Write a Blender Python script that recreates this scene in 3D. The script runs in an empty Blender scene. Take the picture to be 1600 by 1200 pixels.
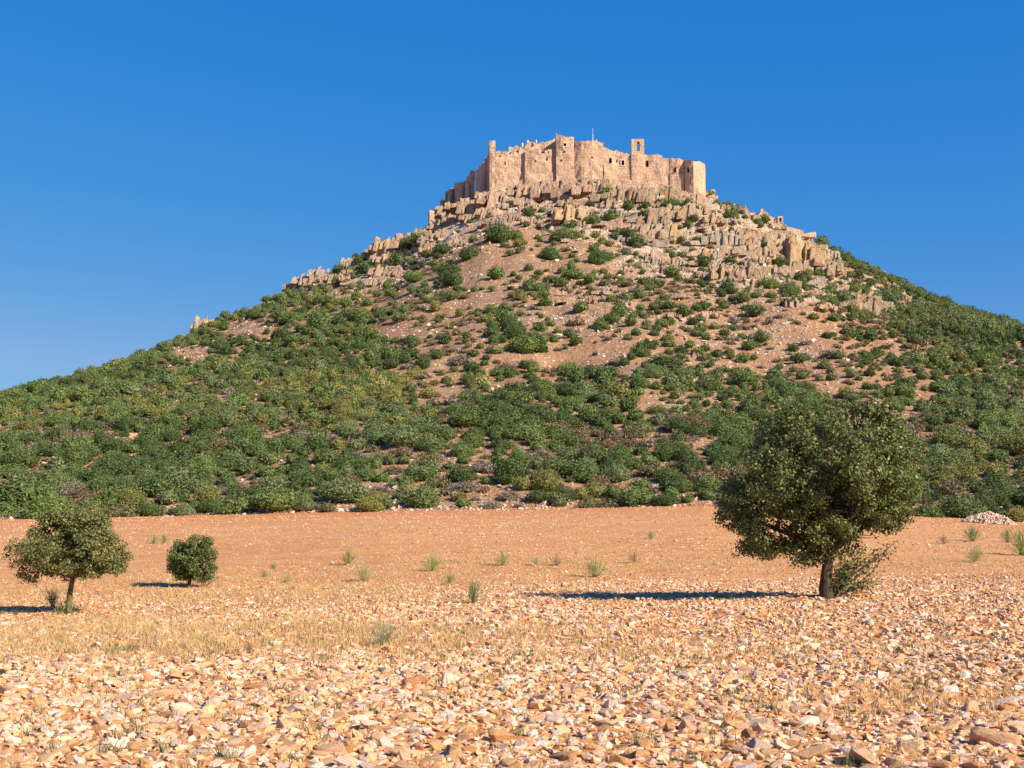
import bpy, bmesh, math, random
import numpy as np
from mathutils import Vector, Matrix

random.seed(7)
RNG = np.random.default_rng(11)
S = bpy.context.scene

# ------------------------------------------------------------------ camera, sky, sun, exposure
F = 1931.0                                   # focal length in photograph pixels (1600 wide)
PITCH = math.atan(240.0 / F)
CAM_Z = 1.7
SUN_EL = math.radians(31)
SUN_H = Vector((0.80, -0.60, 0)).normalized()   # horizontal direction towards the sun

cd = bpy.data.cameras.new('camera')
cam = bpy.data.objects.new('camera', cd)
S.collection.objects.link(cam)
cam.location = (0, 0, CAM_Z)
cam.rotation_euler = (math.pi / 2 + PITCH, 0, 0)
cd.sensor_width = 36
cd.lens = 36 * F / 1600
cd.clip_start = 0.1
cd.clip_end = 20000
S.camera = cam
S.render.resolution_x, S.render.resolution_y = 1024, 768

w = bpy.data.worlds.new('World')
S.world = w
w.use_nodes = True
nt = w.node_tree
nt.nodes.clear()
sky = nt.nodes.new('ShaderNodeTexSky')
sky.sky_type = 'NISHITA'
sky.sun_disc = False
sky.sun_elevation = SUN_EL
sky.sun_rotation = math.atan2(SUN_H.x, SUN_H.y)
sky.altitude = 1500
sky.air_density = 1.0
sky.dust_density = 0.0
sky.ozone_density = 4.0
hs = nt.nodes.new('ShaderNodeHueSaturation')
hs.inputs['Saturation'].default_value = 1.25
hs.inputs['Value'].default_value = 1.0
bg = nt.nodes.new('ShaderNodeBackground')
bg.inputs['Strength'].default_value = 0.07
wo = nt.nodes.new('ShaderNodeOutputWorld')
nt.links.new(sky.outputs[0], hs.inputs['Color'])
# deepen the blue as a polarised slide film does, channel by channel
sx3 = nt.nodes.new('ShaderNodeSeparateColor'); cx3 = nt.nodes.new('ShaderNodeCombineColor')
nt.links.new(hs.outputs[0], sx3.inputs[0])
for ch, (amp, pw, mx) in enumerate(((1.04, 1.32, 2.0), (1.52, .61, 4.6), (4.43, .182, 6.6))):
    p_ = nt.nodes.new('ShaderNodeMath'); p_.operation = 'POWER'; p_.inputs[1].default_value = pw
    m_ = nt.nodes.new('ShaderNodeMath'); m_.operation = 'MULTIPLY'; m_.inputs[1].default_value = amp
    q_ = nt.nodes.new('ShaderNodeMath'); q_.operation = 'MINIMUM'; q_.inputs[1].default_value = mx
    nt.links.new(sx3.outputs[ch], p_.inputs[0]); nt.links.new(p_.outputs[0], m_.inputs[0])
    nt.links.new(m_.outputs[0], q_.inputs[0]); nt.links.new(q_.outputs[0], cx3.inputs[ch])
nt.links.new(cx3.outputs[0], bg.inputs['Color'])
nt.links.new(bg.outputs[0], wo.inputs['Surface'])

sl = bpy.data.lights.new('sun', 'SUN')
sl.energy = 5.0
sl.angle = math.radians(0.53)
sl.color = (1.0, 0.885, 0.72)
so = bpy.data.objects.new('sun', sl)
S.collection.objects.link(so)
sv = Vector((SUN_H.x * math.cos(SUN_EL), SUN_H.y * math.cos(SUN_EL), math.sin(SUN_EL)))
so.rotation_euler = (-sv).to_track_quat('-Z', 'Y').to_euler()

S.view_settings.view_transform = 'Standard'
S.view_settings.look = 'None'
S.view_settings.exposure = 0.75
S.view_settings.gamma = 1

# ------------------------------------------------------------------ projection helpers (photo pixels <-> world)
cp, sp = math.cos(PITCH), math.sin(PITCH)

def W(px, py, d):
    u, v = (px - 800) / F, (600 - py) / F
    t = d / (cp - v * sp)
    return Vector((u * t, d, CAM_Z + t * (sp + v * cp)))

def proj(x, y, z):
    dz = z - CAM_Z
    zc = y * cp + dz * sp
    yc = -y * sp + dz * cp
    zc = np.where(np.abs(zc) < 1e-3, 1e-3, zc)
    return 800 + F * x / zc, 600 - F * yc / zc

# ------------------------------------------------------------------ noise
_perm = RNG.permutation(4096)
_val = RNG.random(4096)

def _h(i, j, k=0):
    return _val[_perm[(_perm[(i * 73 + k * 151) & 4095] + j * 37) & 4095]]

def vnoise(x, y, k=0):
    x = np.asarray(x, float); y = np.asarray(y, float)
    xi = np.floor(x).astype(np.int64); yi = np.floor(y).astype(np.int64)
    fx = x - xi; fy = y - yi
    fx = fx * fx * (3 - 2 * fx); fy = fy * fy * (3 - 2 * fy)
    a = _h(xi, yi, k); b = _h(xi + 1, yi, k); c = _h(xi, yi + 1, k); d = _h(xi + 1, yi + 1, k)
    return (a * (1 - fx) + b * fx) * (1 - fy) + (c * (1 - fx) + d * fx) * fy * 1.0

def fbm(x, y, s, o=4, k=0, gain=0.5):
    r = 0; a = 1; t = 0
    for q in range(o):
        r = r + a * (vnoise(np.asarray(x) / s + 17.3 * q, np.asarray(y) / s + 5.1 * q, k + q) - 0.5)
        t += a; a *= gain; s = s / 2.03
    return r / t * 2

# ------------------------------------------------------------------ terrain
_D = np.array([0, 10, 18, 37, 50, 80, 131, 150, 400, 9000.])
_U = np.array([-.6, -.42, -.36, -.26, -.1, 0, .155, .25, .33, .42, .6])
_Z = np.array([
    [0] * 11,
    [0] * 11,
    [-.12, -.12, -.10, -.08, 0, 0, .01, .02, .03, .05, .05],
    [-.66, -.65, -.62, -.45, -.12, 0, .05, .09, .13, .18, .2],
    [-.50, -.48, -.45, -.32, -.08, .03, .10, .14, .2, .25, .3],
    [.80, .90, 1.0, 1.25, 1.7, 1.9, 2.1, 1.9, 1.55, 1.3, 1.1],
    [3.4, 3.58, 3.75, 4.05, 4.45, 4.6, 5.05, 4.5, 3.9, 3.25, 2.4],
    [4.0, 4.1, 4.2, 4.5, 4.9, 5.1, 5.5, 5.0, 4.4, 3.8, 3.0],
    [4, 4, 4, 4, 4, 4, 4, 4, 4, 4, 4.],
    [4, 4, 4, 4, 4, 4, 4, 4, 4, 4, 4.]])

def gz(x, y):
    x = np.asarray(x, float); y = np.asarray(y, float)
    yy = np.clip(y, 0, 8999)
    u = np.clip(x / np.maximum(yy, 12), -.599, .599)
    i = np.clip(np.searchsorted(_D, yy, side='right') - 1, 0, len(_D) - 2)
    j = np.clip(np.searchsorted(_U, u, side='right') - 1, 0, len(_U) - 2)
    a = (yy - _D[i]) / (_D[i + 1] - _D[i]); b = (u - _U[j]) / (_U[j + 1] - _U[j])
    z = (_Z[i, j] * (1 - b) + _Z[i, j + 1] * b) * (1 - a) + (_Z[i + 1, j] * (1 - b) + _Z[i + 1, j + 1] * b) * a
    return z + 0.10 * fbm(x, y, 9, 3, 3) * np.clip(y / 20, 0, 1) + 0.03 * fbm(x, y, 1.5, 2, 9)

RIDGE = 430.0
_sil = [(-900, 826), (-500, 775), (-250, 700), (0, 622), (100, 584), (200, 545), (260, 526), (300, 510), (350, 488), (400, 472),
        (450, 446), (520, 420), (545, 408), (580, 388), (640, 366), (690, 334), (720, 318), (745, 304), (765, 292),
        (800, 286), (870, 280), (940, 281), (1000, 287), (1050, 293), (1100, 298), (1118, 316), (1160, 327), (1190, 339),
        (1225, 358), (1290, 388), (1370, 420), (1450, 460), (1520, 481), (1600, 500), (1750, 556), (2000, 668), (2300, 780), (2600, 828)]
_sil0 = list(_sil)
_sx = np.array([W(a, b, RIDGE).x for a, b in _sil]); _sz = np.array([W(a, b, RIDGE).z for a, b in _sil])

# rocky ground in the photograph, as ellipses (cx, cy, rx, ry, strength)
_rock = [(900, 305, 240, 32, 1), (640, 378, 80, 26, 1), (590, 395, 60, 30, .8), (700, 335, 60, 26, 1), (480, 432, 70, 16, .8),
         (590, 430, 70, 20, .45), (1050, 350, 160, 35, .95), (1230, 385, 90, 40, 1.1), (1060, 405, 110, 35, .7), (1170, 425, 90, 26, .9),
         (1350, 468, 70, 22, .9), (800, 335, 70, 22, .6), (700, 375, 40, 20, .5), (900, 445, 90, 22, .35), (1100, 500, 200, 40, .3),
         (1280, 450, 70, 25, .7), (315, 498, 22, 10, 1), (125, 576, 16, 7, .8), (1372, 414, 14, 7, .8), (460, 440, 30, 12, .9),
         (1150, 560, 160, 40, .2), (1190, 345, 70, 22, .9), (540, 440, 60, 25, .5), (660, 330, 40, 20, .8)]

def rock_at(px, py):
    r = np.zeros_like(np.asarray(px, float))
    for cx, cy, rx, ry, s in _rock:
        q = ((px - cx) / rx) ** 2 + ((py - cy) / ry) ** 2
        r = np.maximum(r, s * np.exp(-q ** 1.5 * 0.7))
    return r

def hz_smooth(x, y):
    x = np.asarray(x, float); y = np.asarray(y, float)
    H = np.interp(x, _sx, _sz)
    b = gz(x, np.full_like(y, 131.0) if np.ndim(y) else 131.0)
    b = np.minimum(b, 5)
    # the ridge bends back a little on both flanks
    t = np.clip((y - 131 - 3.0 * fbm(x, y * 0 + 3.3, 11, 3, 12)) / (RIDGE - 131), 0, 1)
    P = 0.80 * t + 0.20 * t ** 2.6
    back = np.clip((y - 500) / 520, 0, 1)
    P = np.where(y > RIDGE, 1 - back ** 1.2, P)
    return b - 0.25 + (H - b) * P

# the flanks bulge towards the viewer, so lower the ridge line until the outline itself falls where it should
_px = np.arange(-60, 1661, 20.0)
_tgt = np.interp(_px, [a for a, b in _sil0], [b for a, b in _sil0]) + np.interp(_px, [0, 350, 560, 1300, 1420, 1600], [34, 10, 0, 0, 6, 10])   # room for the shrubs that crown it
_ys = np.linspace(140, 430, 80)
for _it in range(12):
    _u = (_px - 800) / F
    _e = np.empty(len(_px))
    for _k, _uu in enumerate(_u):
        fx_ = _uu * _ys * 1.0
        for _r in range(2):                      # x along the column depends slightly on height
            fz_ = hz_smooth(fx_, _ys); fx_ = _uu * (_ys * cp + (fz_ - CAM_Z) * sp)
        _e[_k] = proj(fx_, _ys, fz_)[1].min()
    _d = np.interp([a for a, b in _sil0], _px, _tgt - _e)
    _d = np.where((np.array([a for a, b in _sil0]) > 600) & (np.array([a for a, b in _sil0]) < 1250), 0, _d)
    _sz = _sz - np.clip(_d, -40, 40) / F * RIDGE * .7
print('outline error', [int(v) for v in (_e - _tgt)[::6]])

def hz(x, y, fine=True):
    x = np.asarray(x, float); y = np.asarray(y, float)
    z = hz_smooth(x, y)
    t = np.clip((y - 131) / 60, 0, 1)
    edge = 1 - 0.75 * np.exp(-((y - RIDGE) / 14) ** 2)
    z = z + (3.4 * fbm(x, y, 55, 3, 21) - 2.2 * np.abs(fbm(x, y * .35, 38, 3, 23)) + 0.7 * fbm(x, y, 9, 3, 5)) * t * edge
    if fine:
        px, py = proj(x, y, z)
        r = rock_at(px, py) * (y < RIDGE + 4)
        led = np.abs(fbm(x * 1.0 + 0.3 * y, y * 2.2, 7, 4, 41, 0.6))
        z = z + r * (led * 3.6 - 0.6) * edge + 0.10 * fbm(x, y, 1.6, 2, 77) * t
    return z

def T(x, y):
    return np.maximum(gz(x, y), hz(x, y)) if np.ndim(x) else float(max(gz(x, y), hz(x, y)))

def on_hill(px, py):
    """world point of the slope seen at a photo pixel"""
    u, v = (px - 800) / F, (600 - py) / F
    ds = np.linspace(131, 436, 700)
    t = ds / (cp - v * sp)
    X = u * t; Z = CAM_Z + t * (sp + v * cp)
    h = hz(X, ds)
    k = np.argmax(h >= Z) if (h >= Z).any() else int(np.argmax(h - Z))
    return float(X[k]), float(ds[k]), float(h[k])

def on_field(px, py):
    u, v = (px - 800) / F, (600 - py) / F
    ds = np.linspace(5, 131, 1500)
    t = ds / (cp - v * sp)
    X = u * t; Z = CAM_Z + t * (sp + v * cp)
    h = gz(X, ds)
    k = np.argmax(h >= Z) if (h >= Z).any() else len(ds) - 1
    return float(X[k]), float(ds[k]), float(h[k])

# ------------------------------------------------------------------ mesh helpers
def link(o):
    S.collection.objects.link(o)
    return o

def raw_mesh(name, V, Fc, mat=None, attrs=None, smooth=False):
    V = np.asarray(V, np.float32)
    Fc = np.asarray(Fc, np.int32)
    n = Fc.shape[1]
    me = bpy.data.meshes.new(name)
    me.vertices.add(len(V)); me.vertices.foreach_set('co', V.ravel())
    me.loops.add(Fc.size); me.loops.foreach_set('vertex_index', Fc.ravel())
    me.polygons.add(len(Fc))
    me.polygons.foreach_set('loop_start', np.arange(0, Fc.size, n, dtype=np.int32))
    me.polygons.foreach_set('loop_total', np.full(len(Fc), n, np.int32))
    me.polygons.foreach_set('use_smooth', np.full(len(Fc), smooth, bool))
    me.update(calc_edges=True)
    if attrs:
        for k, a in attrs.items():
            a = np.asarray(a, np.float32)
            if a.ndim == 1:
                at = me.attributes.new(k, 'FLOAT', 'POINT'); at.data.foreach_set('value', a)
            else:
                at = me.attributes.new(k, 'FLOAT_COLOR', 'POINT')
                at.data.foreach_set('color', np.c_[a, np.ones(len(a), np.float32)].ravel())
    if mat: me.materials.append(mat)
    return me

def mesh_obj(name, me, parent=None):
    o = bpy.data.objects.new(name, me)
    link(o)
    if parent: o.parent = parent
    return o

def tag(o, label=None, cat=None, group=None, kind=None):
    if label: o['label'] = label
    if cat: o['category'] = cat
    if group: o['group'] = group
    if kind: o['kind'] = kind
    return o

def empty(name, loc):
    o = bpy.data.objects.new(name, None)
    o.location = loc
    o.empty_display_size = 0.2
    return link(o)

def hull_rock(npts, size, rnd, shape=2.2):
    """angular stone: convex hull of points on a rounded box"""
    pts = []
    for _ in range(npts):
        v = np.array([rnd.gauss(0, 1) for _ in range(3)])
        v /= (np.abs(v) ** shape).sum() ** (1 / shape)
        pts.append(v * np.array(size) * rnd.uniform(.82, 1.05))
    bm = bmesh.new()
    for p in pts: bm.verts.new(p)
    r = bmesh.ops.convex_hull(bm, input=bm.verts)
    junk = list({e for e in r['geom_interior'] + r['geom_unused'] if isinstance(e, bmesh.types.BMVert)})
    if junk: bmesh.ops.delete(bm, geom=junk, context='VERTS')
    loose = [v for v in bm.verts if not v.link_faces]
    if loose: bmesh.ops.delete(bm, geom=loose, context='VERTS')
    return bm

def block_rock(size, rnd):
    """broken block: hull of jittered box corners and a few face points"""
    bm = bmesh.new()
    sx, sy, sz = size
    for a in (-1, 1):
        for b_ in (-1, 1):
            for c_ in (-1, 1):
                bm.verts.new((a * sx * rnd.uniform(.62, 1.02), b_ * sy * rnd.uniform(.6, 1.0), c_ * sz * (rnd.uniform(.62, 1.0) if c_ > 0 else 1)))
    for _ in range(7):
        p = [rnd.uniform(-1, 1) for _ in range(3)]; k = rnd.randrange(3); p[k] = math.copysign(1.03, p[k])
        bm.verts.new((p[0] * sx * .95, p[1] * sy * .95, p[2] * sz * .92))
    r = bmesh.ops.convex_hull(bm, input=bm.verts)
    junk = list({e for e in r['geom_interior'] + r['geom_unused'] if isinstance(e, bmesh.types.BMVert)})
    if junk: bmesh.ops.delete(bm, geom=junk, context='VERTS')
    loose = [v for v in bm.verts if not v.link_faces]
    if loose: bmesh.ops.delete(bm, geom=loose, context='VERTS')
    return bm

def bm_arrays(bm):
    bmesh.ops.triangulate(bm, faces=bm.faces)
    bm.verts.index_update()
    V = np.array([v.co[:] for v in bm.verts]); Fc = np.array([[v.index for v in f.verts] for f in bm.faces])
    bm.free()
    return V, Fc

def euler_mats(rx, ry, rz):
    cx, sx, cy, sy, cz, sz = np.cos(rx), np.sin(rx), np.cos(ry), np.sin(ry), np.cos(rz), np.sin(rz)
    M = np.empty((len(rx), 3, 3))
    M[:, 0, 0] = cy * cz; M[:, 0, 1] = sx * sy * cz - cx * sz; M[:, 0, 2] = cx * sy * cz + sx * sz
    M[:, 1, 0] = cy * sz; M[:, 1, 1] = sx * sy * sz + cx * cz; M[:, 1, 2] = cx * sy * sz - sx * cz
    M[:, 2, 0] = -sy; M[:, 2, 1] = sx * cy; M[:, 2, 2] = cx * cy
    return M

def bake(variants, which, pos, scl, rot, tint=None, extra=None):
    """many transformed copies of small meshes joined to one array mesh; variants = [(V,F,attrs)]"""
    Vs, Fs, As, Es, off = [], [], [], [], 0
    for k, var in enumerate(variants):
        m = np.where(which == k)[0]
        if not len(m): continue
        V, Fc = var[0], var[1]
        R = euler_mats(rot[m, 0], rot[m, 1], rot[m, 2])
        P = V[None] * scl[m][:, None, :]
        P = np.einsum('nij,nvj->nvi', R, P) + pos[m][:, None, :]
        nv = len(V)
        Vs.append(P.reshape(-1, 3))
        Fs.append((Fc[None] + (np.arange(len(m)) * nv)[:, None, None] + off).reshape(-1, Fc.shape[1]))
        off += nv * len(m)
        if tint is not None: As.append(np.repeat(tint[m], nv, axis=0))
        if len(var) > 2: Es.append(np.tile(var[2], len(m)))
    return np.concatenate(Vs), np.concatenate(Fs), (np.concatenate(As) if As else None), (np.concatenate(Es) if Es else None)

# ------------------------------------------------------------------ materials
def new_mat(name):
    m = bpy.data.materials.new(name); m.use_nodes = True
    n = m.node_tree; b = n.nodes['Principled BSDF']
    b.inputs['Specular IOR Level'].default_value = 0.25
    return m, n, b

def N(n, t, **kw):
    x = n.nodes.new(t)
    for k, v in kw.items():
        if k in x.inputs: x.inputs[k].default_value = v
        else: setattr(x, k, v)
    return x

def noise(n, co, scale, detail=4, rough=0.55):
    x = N(n, 'ShaderNodeTexNoise'); x.inputs['Scale'].default_value = scale
    x.inputs['Detail'].default_value = detail; x.inputs['Roughness'].default_value = rough
    n.links.new(co, x.inputs['Vector'])
    return x

def ramp(n, fac, stops):
    r = n.nodes.new('ShaderNodeValToRGB')
    el = r.color_ramp.elements
    while len(el) < len(stops): el.new(0.5)
    for e, (p, c) in zip(el, stops):
        e.position = p; e.color = (*c, 1)
    n.links.new(fac, r.inputs[0])
    return r.outputs[0]

def mix(n, f, a, b, mode='MIX'):
    x = n.nodes.new('ShaderNodeMix'); x.data_type = 'RGBA'; x.blend_type = mode
    for sock, val in ((x.inputs[0], f), (x.inputs[6], a), (x.inputs[7], b)):
        if isinstance(val, (int, float)): sock.default_value = val
        elif isinstance(val, tuple): sock.default_value = (*val, 1)
        else: n.links.new(val, sock)
    return x.outputs[2]

def mathn(n, op, a, b=0.0, clamp=False):
    x = n.nodes.new('ShaderNodeMath'); x.operation = op; x.use_clamp = clamp
    for sock, val in ((x.inputs[0], a), (x.inputs[1], b)):
        if isinstance(val, (int, float)): sock.default_value = val
        else: n.links.new(val, sock)
    return x.outputs[0]

def bump(n, b, h, strength, dist):
    x = n.nodes.new('ShaderNodeBump'); x.inputs['Strength'].default_value = strength; x.inputs['Distance'].default_value = dist
    n.links.new(h, x.inputs['Height']); n.links.new(x.outputs[0], b.inputs['Normal'])

def world_pos(n):
    return n.nodes.new('ShaderNodeNewGeometry').outputs['Position']

def obj_pos(n):
    return n.nodes.new('ShaderNodeTexCoord').outputs['Object']

# field soil: orange earth full of pebbles
mat_field, n, b = new_mat('orange_soil')
P = world_pos(n)
big = noise(n, P, 0.06, 3); mid = noise(n, P, 0.9, 5); fine = noise(n, P, 14, 3)
c = ramp(n, big.outputs[0], [(.35, (.54, .225, .062)), (.65, (.60, .29, .09))])
mps = N(n, 'ShaderNodeMapping'); n.links.new(P, mps.inputs[0]); mps.inputs['Scale'].default_value = (.22, 1, 1)
strk = noise(n, mps.outputs[0], .35, 5, .65)
c = mix(n, mathn(n, 'MULTIPLY', mathn(n, 'SUBTRACT', strk.outputs[0], .49), 5.0, True), c, (.42, .15, .045))
c = mix(n, .45, c, ramp(n, mid.outputs[0], [(.35, (.46, .18, .05)), (.55, (.58, .28, .10)), (.7, (.64, .38, .17))]))
v1 = N(n, 'ShaderNodeTexVoronoi', Scale=5.5); n.links.new(P, v1.inputs['Vector'])
sepc = n.nodes.new('ShaderNodeSeparateColor'); n.links.new(v1.outputs['Color'], sepc.inputs[0])
stonem = mathn(n, 'MULTIPLY', mathn(n, 'LESS_THAN', v1.outputs['Distance'], .42), mathn(n, 'GREATER_THAN', sepc.outputs[0], .45))
stc = ramp(n, sepc.outputs[1], [(.1, (.56, .28, .11)), (.4, (.66, .45, .27)), (.7, (.70, .55, .42)), (.95, (.52, .36, .26))])
c = mix(n, mathn(n, 'MULTIPLY', stonem, .75), c, stc)
# redder ploughed band close to the hill
sep = n.nodes.new('ShaderNodeSeparateXYZ'); n.links.new(P, sep.inputs[0])
band = N(n, 'ShaderNodeMapRange'); band.inputs[1].default_value = 108; band.inputs[2].default_value = 136
n.links.new(mathn(n, 'ADD', sep.outputs[1], mathn(n, 'MULTIPLY', mid.outputs[0], 14)), band.inputs[0])
c = mix(n, mathn(n, 'MULTIPLY', band.outputs[0], .8), c, mix(n, mathn(n, 'MULTIPLY', stonem, .35), (.50, .175, .045), stc))
n.links.new(c, b.inputs['Base Color']); b.inputs['Roughness'].default_value = .95
hh = mathn(n, 'ADD', mathn(n, 'MULTIPLY', fine.outputs[0], .5), mathn(n, 'MULTIPLY', mathn(n, 'MULTIPLY', stonem, mathn(n, 'SUBTRACT', .45, v1.outputs['Distance'])), 1.4))
bump(n, b, hh, 1.0, .06)

# hill soil: pinkish brown earth, scree and rock by attribute
mat_hill, n, b = new_mat('hillside_earth')
P = world_pos(n)
at = N(n, 'ShaderNodeAttribute'); at.attribute_name = 'rock'
n1 = noise(n, P, .05, 4); n2 = noise(n, P, .6, 5, .65); n3 = noise(n, P, 3.2, 3, .6)
c = ramp(n, n1.outputs[0], [(.35, (.37, .175, .08)), (.55, (.41, .215, .105)), (.7, (.35, .22, .13))])
c = mix(n, .5, c, ramp(n, n2.outputs[0], [(.32, (.22, .115, .06)), (.5, (.38, .21, .11)), (.68, (.50, .34, .21))]))
v1 = N(n, 'ShaderNodeTexVoronoi', Scale=1.3); n.links.new(P, v1.inputs['Vector'])
sepc = n.nodes.new('ShaderNodeSeparateColor'); n.links.new(v1.outputs['Color'], sepc.inputs[0])
thr = mathn(n, 'SUBTRACT', .86, mathn(n, 'MULTIPLY', at.outputs['Fac'], .6))
thr = mathn(n, 'ADD', thr, mathn(n, 'MULTIPLY', mathn(n, 'SUBTRACT', n1.outputs[0], .5), -1.2))
sm = mathn(n, 'MULTIPLY', mathn(n, 'LESS_THAN', v1.outputs['Distance'], .45), mathn(n, 'GREATER_THAN', sepc.outputs[0], thr))
stc = ramp(n, sepc.outputs[1], [(.1, (.40, .30, .22)), (.5, (.56, .44, .35)), (.9, (.62, .52, .44))])
c = mix(n, sm, c, stc)
rockc = ramp(n, n2.outputs[0], [(.3, (.30, .22, .16)), (.48, (.50, .36, .24)), (.62, (.60, .44, .31)), (.75, (.66, .46, .26))])
rm = mathn(n, 'MULTIPLY', mathn(n, 'SUBTRACT', mathn(n, 'ADD', at.outputs['Fac'], mathn(n, 'MULTIPLY', n2.outputs[0], .6)), .62), 4, True)
c = mix(n, rm, c, rockc)
# dry grass sprinkled between the stones
c = mix(n, mathn(n, 'MULTIPLY', mathn(n, 'SUBTRACT', n3.outputs[0], .55), 2.2, True), c, (.42, .32, .17))
n.links.new(c, b.inputs['Base Color']); b.inputs['Roughness'].default_value = .95
hh = mathn(n, 'ADD', mathn(n, 'MULTIPLY', n3.outputs[0], .8), mathn(n, 'MULTIPLY', mathn(n, 'MULTIPLY', sm, mathn(n, 'SUBTRACT', .5, v1.outputs['Distance'])), 1.6))
hh = mathn(n, 'ADD', hh, mathn(n, 'MULTIPLY', n2.outputs[0], 1.5))
bump(n, b, hh, 1.0, .5)

def rock_mat(name, src, scale, grain, dist):
    """src: 'obj' reads the object colour, 'tint' the colour stored per stone"""
    m, n, b = new_mat(name)
    P = world_pos(n) if src == 'tint' else obj_pos(n)
    if src == 'obj':
        base = n.nodes.new('ShaderNodeObjectInfo').outputs['Color']
    else:
        a = N(n, 'ShaderNodeAttribute'); a.attribute_name = 'tint'; base = a.outputs['Color']
    a = noise(n, P, scale, 6, .62); g = noise(n, P, grain, 3, .6)
    c = mix(n, 1.0, base, ramp(n, a.outputs[0], [(.28, (.76, .68, .62)), (.46, (.96, .94, .92)), (.62, (1.08, 1.02, .95)), (.75, (1.1, .86, .62))]), 'MULTIPLY')
    c = mix(n, .5, c, mix(n, 1.0, c, ramp(n, g.outputs[0], [(.35, (.75, .72, .7)), (.6, (1.12, 1.1, 1.08))]), 'MULTIPLY'))
    n.links.new(c, b.inputs['Base Color']); b.inputs['Roughness'].default_value = .85
    bump(n, b, mathn(n, 'ADD', a.outputs[0], mathn(n, 'MULTIPLY', g.outputs[0], .3)), .8, dist)
    return m
mat_cobble = rock_mat('field_stone', 'obj', 9, 60, .03)
mat_gravel = rock_mat('field_gravel', 'tint', 14, 60, .02)
mat_scree = rock_mat('hill_scree', 'tint', .8, 4, .25)

mat_crag, n, b = new_mat('crag_rock')
P = world_pos(n)
oc = n.nodes.new('ShaderNodeObjectInfo').outputs['Color']
mp = N(n, 'ShaderNodeMapping'); n.links.new(P, mp.inputs[0]); mp.inputs['Rotation'].default_value = (0, .25, 0); mp.inputs['Scale'].default_value = (1.0, 1.0, .28)
a = noise(n, mp.outputs[0], 1.1, 6, .65); g = noise(n, P, 2.6, 5, .65); l = noise(n, P, .22, 4, .6)
c = mix(n, 1.0, oc, ramp(n, a.outputs[0], [(.27, (.30, .25, .22)), (.44, (.82, .76, .7)), (.6, (1.05, 1.0, .95)), (.8, (1.12, 1.08, 1.04))]), 'MULTIPLY')
c = mix(n, mathn(n, 'MULTIPLY', mathn(n, 'SUBTRACT', l.outputs[0], .54), 5, True), c, mix(n, 1.0, c, (1.08, .84, .55), 'MULTIPLY'))
c = mix(n, mathn(n, 'MULTIPLY', mathn(n, 'SUBTRACT', g.outputs[0], .58), 4, True), c, (.46, .44, .38))
n.links.new(c, b.inputs['Base Color']); b.inputs['Roughness'].default_value = .9
bump(n, b, mathn(n, 'ADD', mathn(n, 'MULTIPLY', a.outputs[0], 1.6), g.outputs[0]), 1.0, .5)

# masonry
mat_wall, n, b = new_mat('castle_masonry')
P = world_pos(n)
l = noise(n, P, .09, 4, .6); m_ = noise(n, P, .45, 5, .65)
mp = N(n, 'ShaderNodeMapping'); n.links.new(P, mp.inputs[0]); mp.inputs['Scale'].default_value = (1, 1, 2.1)
v1 = N(n, 'ShaderNodeTexVoronoi', Scale=1.5); n.links.new(mp.outputs[0], v1.inputs['Vector'])
sepc = n.nodes.new('ShaderNodeSeparateColor'); n.links.new(v1.outputs['Color'], sepc.inputs[0])
mpv = N(n, 'ShaderNodeMapping'); n.links.new(P, mpv.inputs[0]); mpv.inputs['Scale'].default_value = (1, 1, .12)
st = noise(n, mpv.outputs[0], .8, 4, .6)
c = ramp(n, l.outputs[0], [(.32, (.53, .34, .22)), (.5, (.60, .40, .265)), (.68, (.65, .46, .29))])
c = mix(n, .55, c, ramp(n, m_.outputs[0], [(.28, (.33, .21, .14)), (.45, (.55, .37, .25)), (.65, (.66, .48, .34))]))
c = mix(n, .35, c, mix(n, 1.0, c, ramp(n, sepc.outputs[0], [(.05, (.45, .42, .4)), (.3, (.95, .93, .92)), (.95, (1.3, 1.25, 1.2))]), 'MULTIPLY'))
m2_ = noise(n, P, 1.7, 5, .7)
c = mix(n, mathn(n, 'MULTIPLY', mathn(n, 'SUBTRACT', m2_.outputs[0], .54), 5.0, True), c, mix(n, 1.0, c, (.62, .55, .50), 'MULTIPLY'))
c = mix(n, mathn(n, 'MULTIPLY', mathn(n, 'SUBTRACT', st.outputs[0], .53), 4.0, True), c, mix(n, 1.0, c, (.72, .66, .62), 'MULTIPLY'))
n.links.new(c, b.inputs['Base Color']); b.inputs['Roughness'].default_value = .92
bump(n, b, mathn(n, 'ADD', mathn(n, 'MULTIPLY', v1.outputs['Distance'], -.25), mathn(n, 'MULTIPLY', mathn(n, 'ADD', m_.outputs[0], m2_.outputs[0]), 1.0)), 1.0, .4)

mat_dark, n, b = new_mat('painted_interior_shade'); b.inputs['Base Color'].default_value = (.05, .035, .025, 1); b.inputs['Roughness'].default_value = 1  # near-black window backs: the shade inside the openings is put into the colour
mat_pale, n, b = new_mat('pale_mortar')
P = world_pos(n); a = noise(n, P, 1.5, 4)
n.links.new(ramp(n, a.outputs[0], [(.3, (.62, .52, .42)), (.7, (.72, .63, .53))]), b.inputs['Base Color']); b.inputs['Roughness'].default_value = .9
mat_metal, n, b = new_mat('painted_mast'); b.inputs['Base Color'].default_value = (.7, .7, .72, 1); b.inputs['Roughness'].default_value = .5

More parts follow.
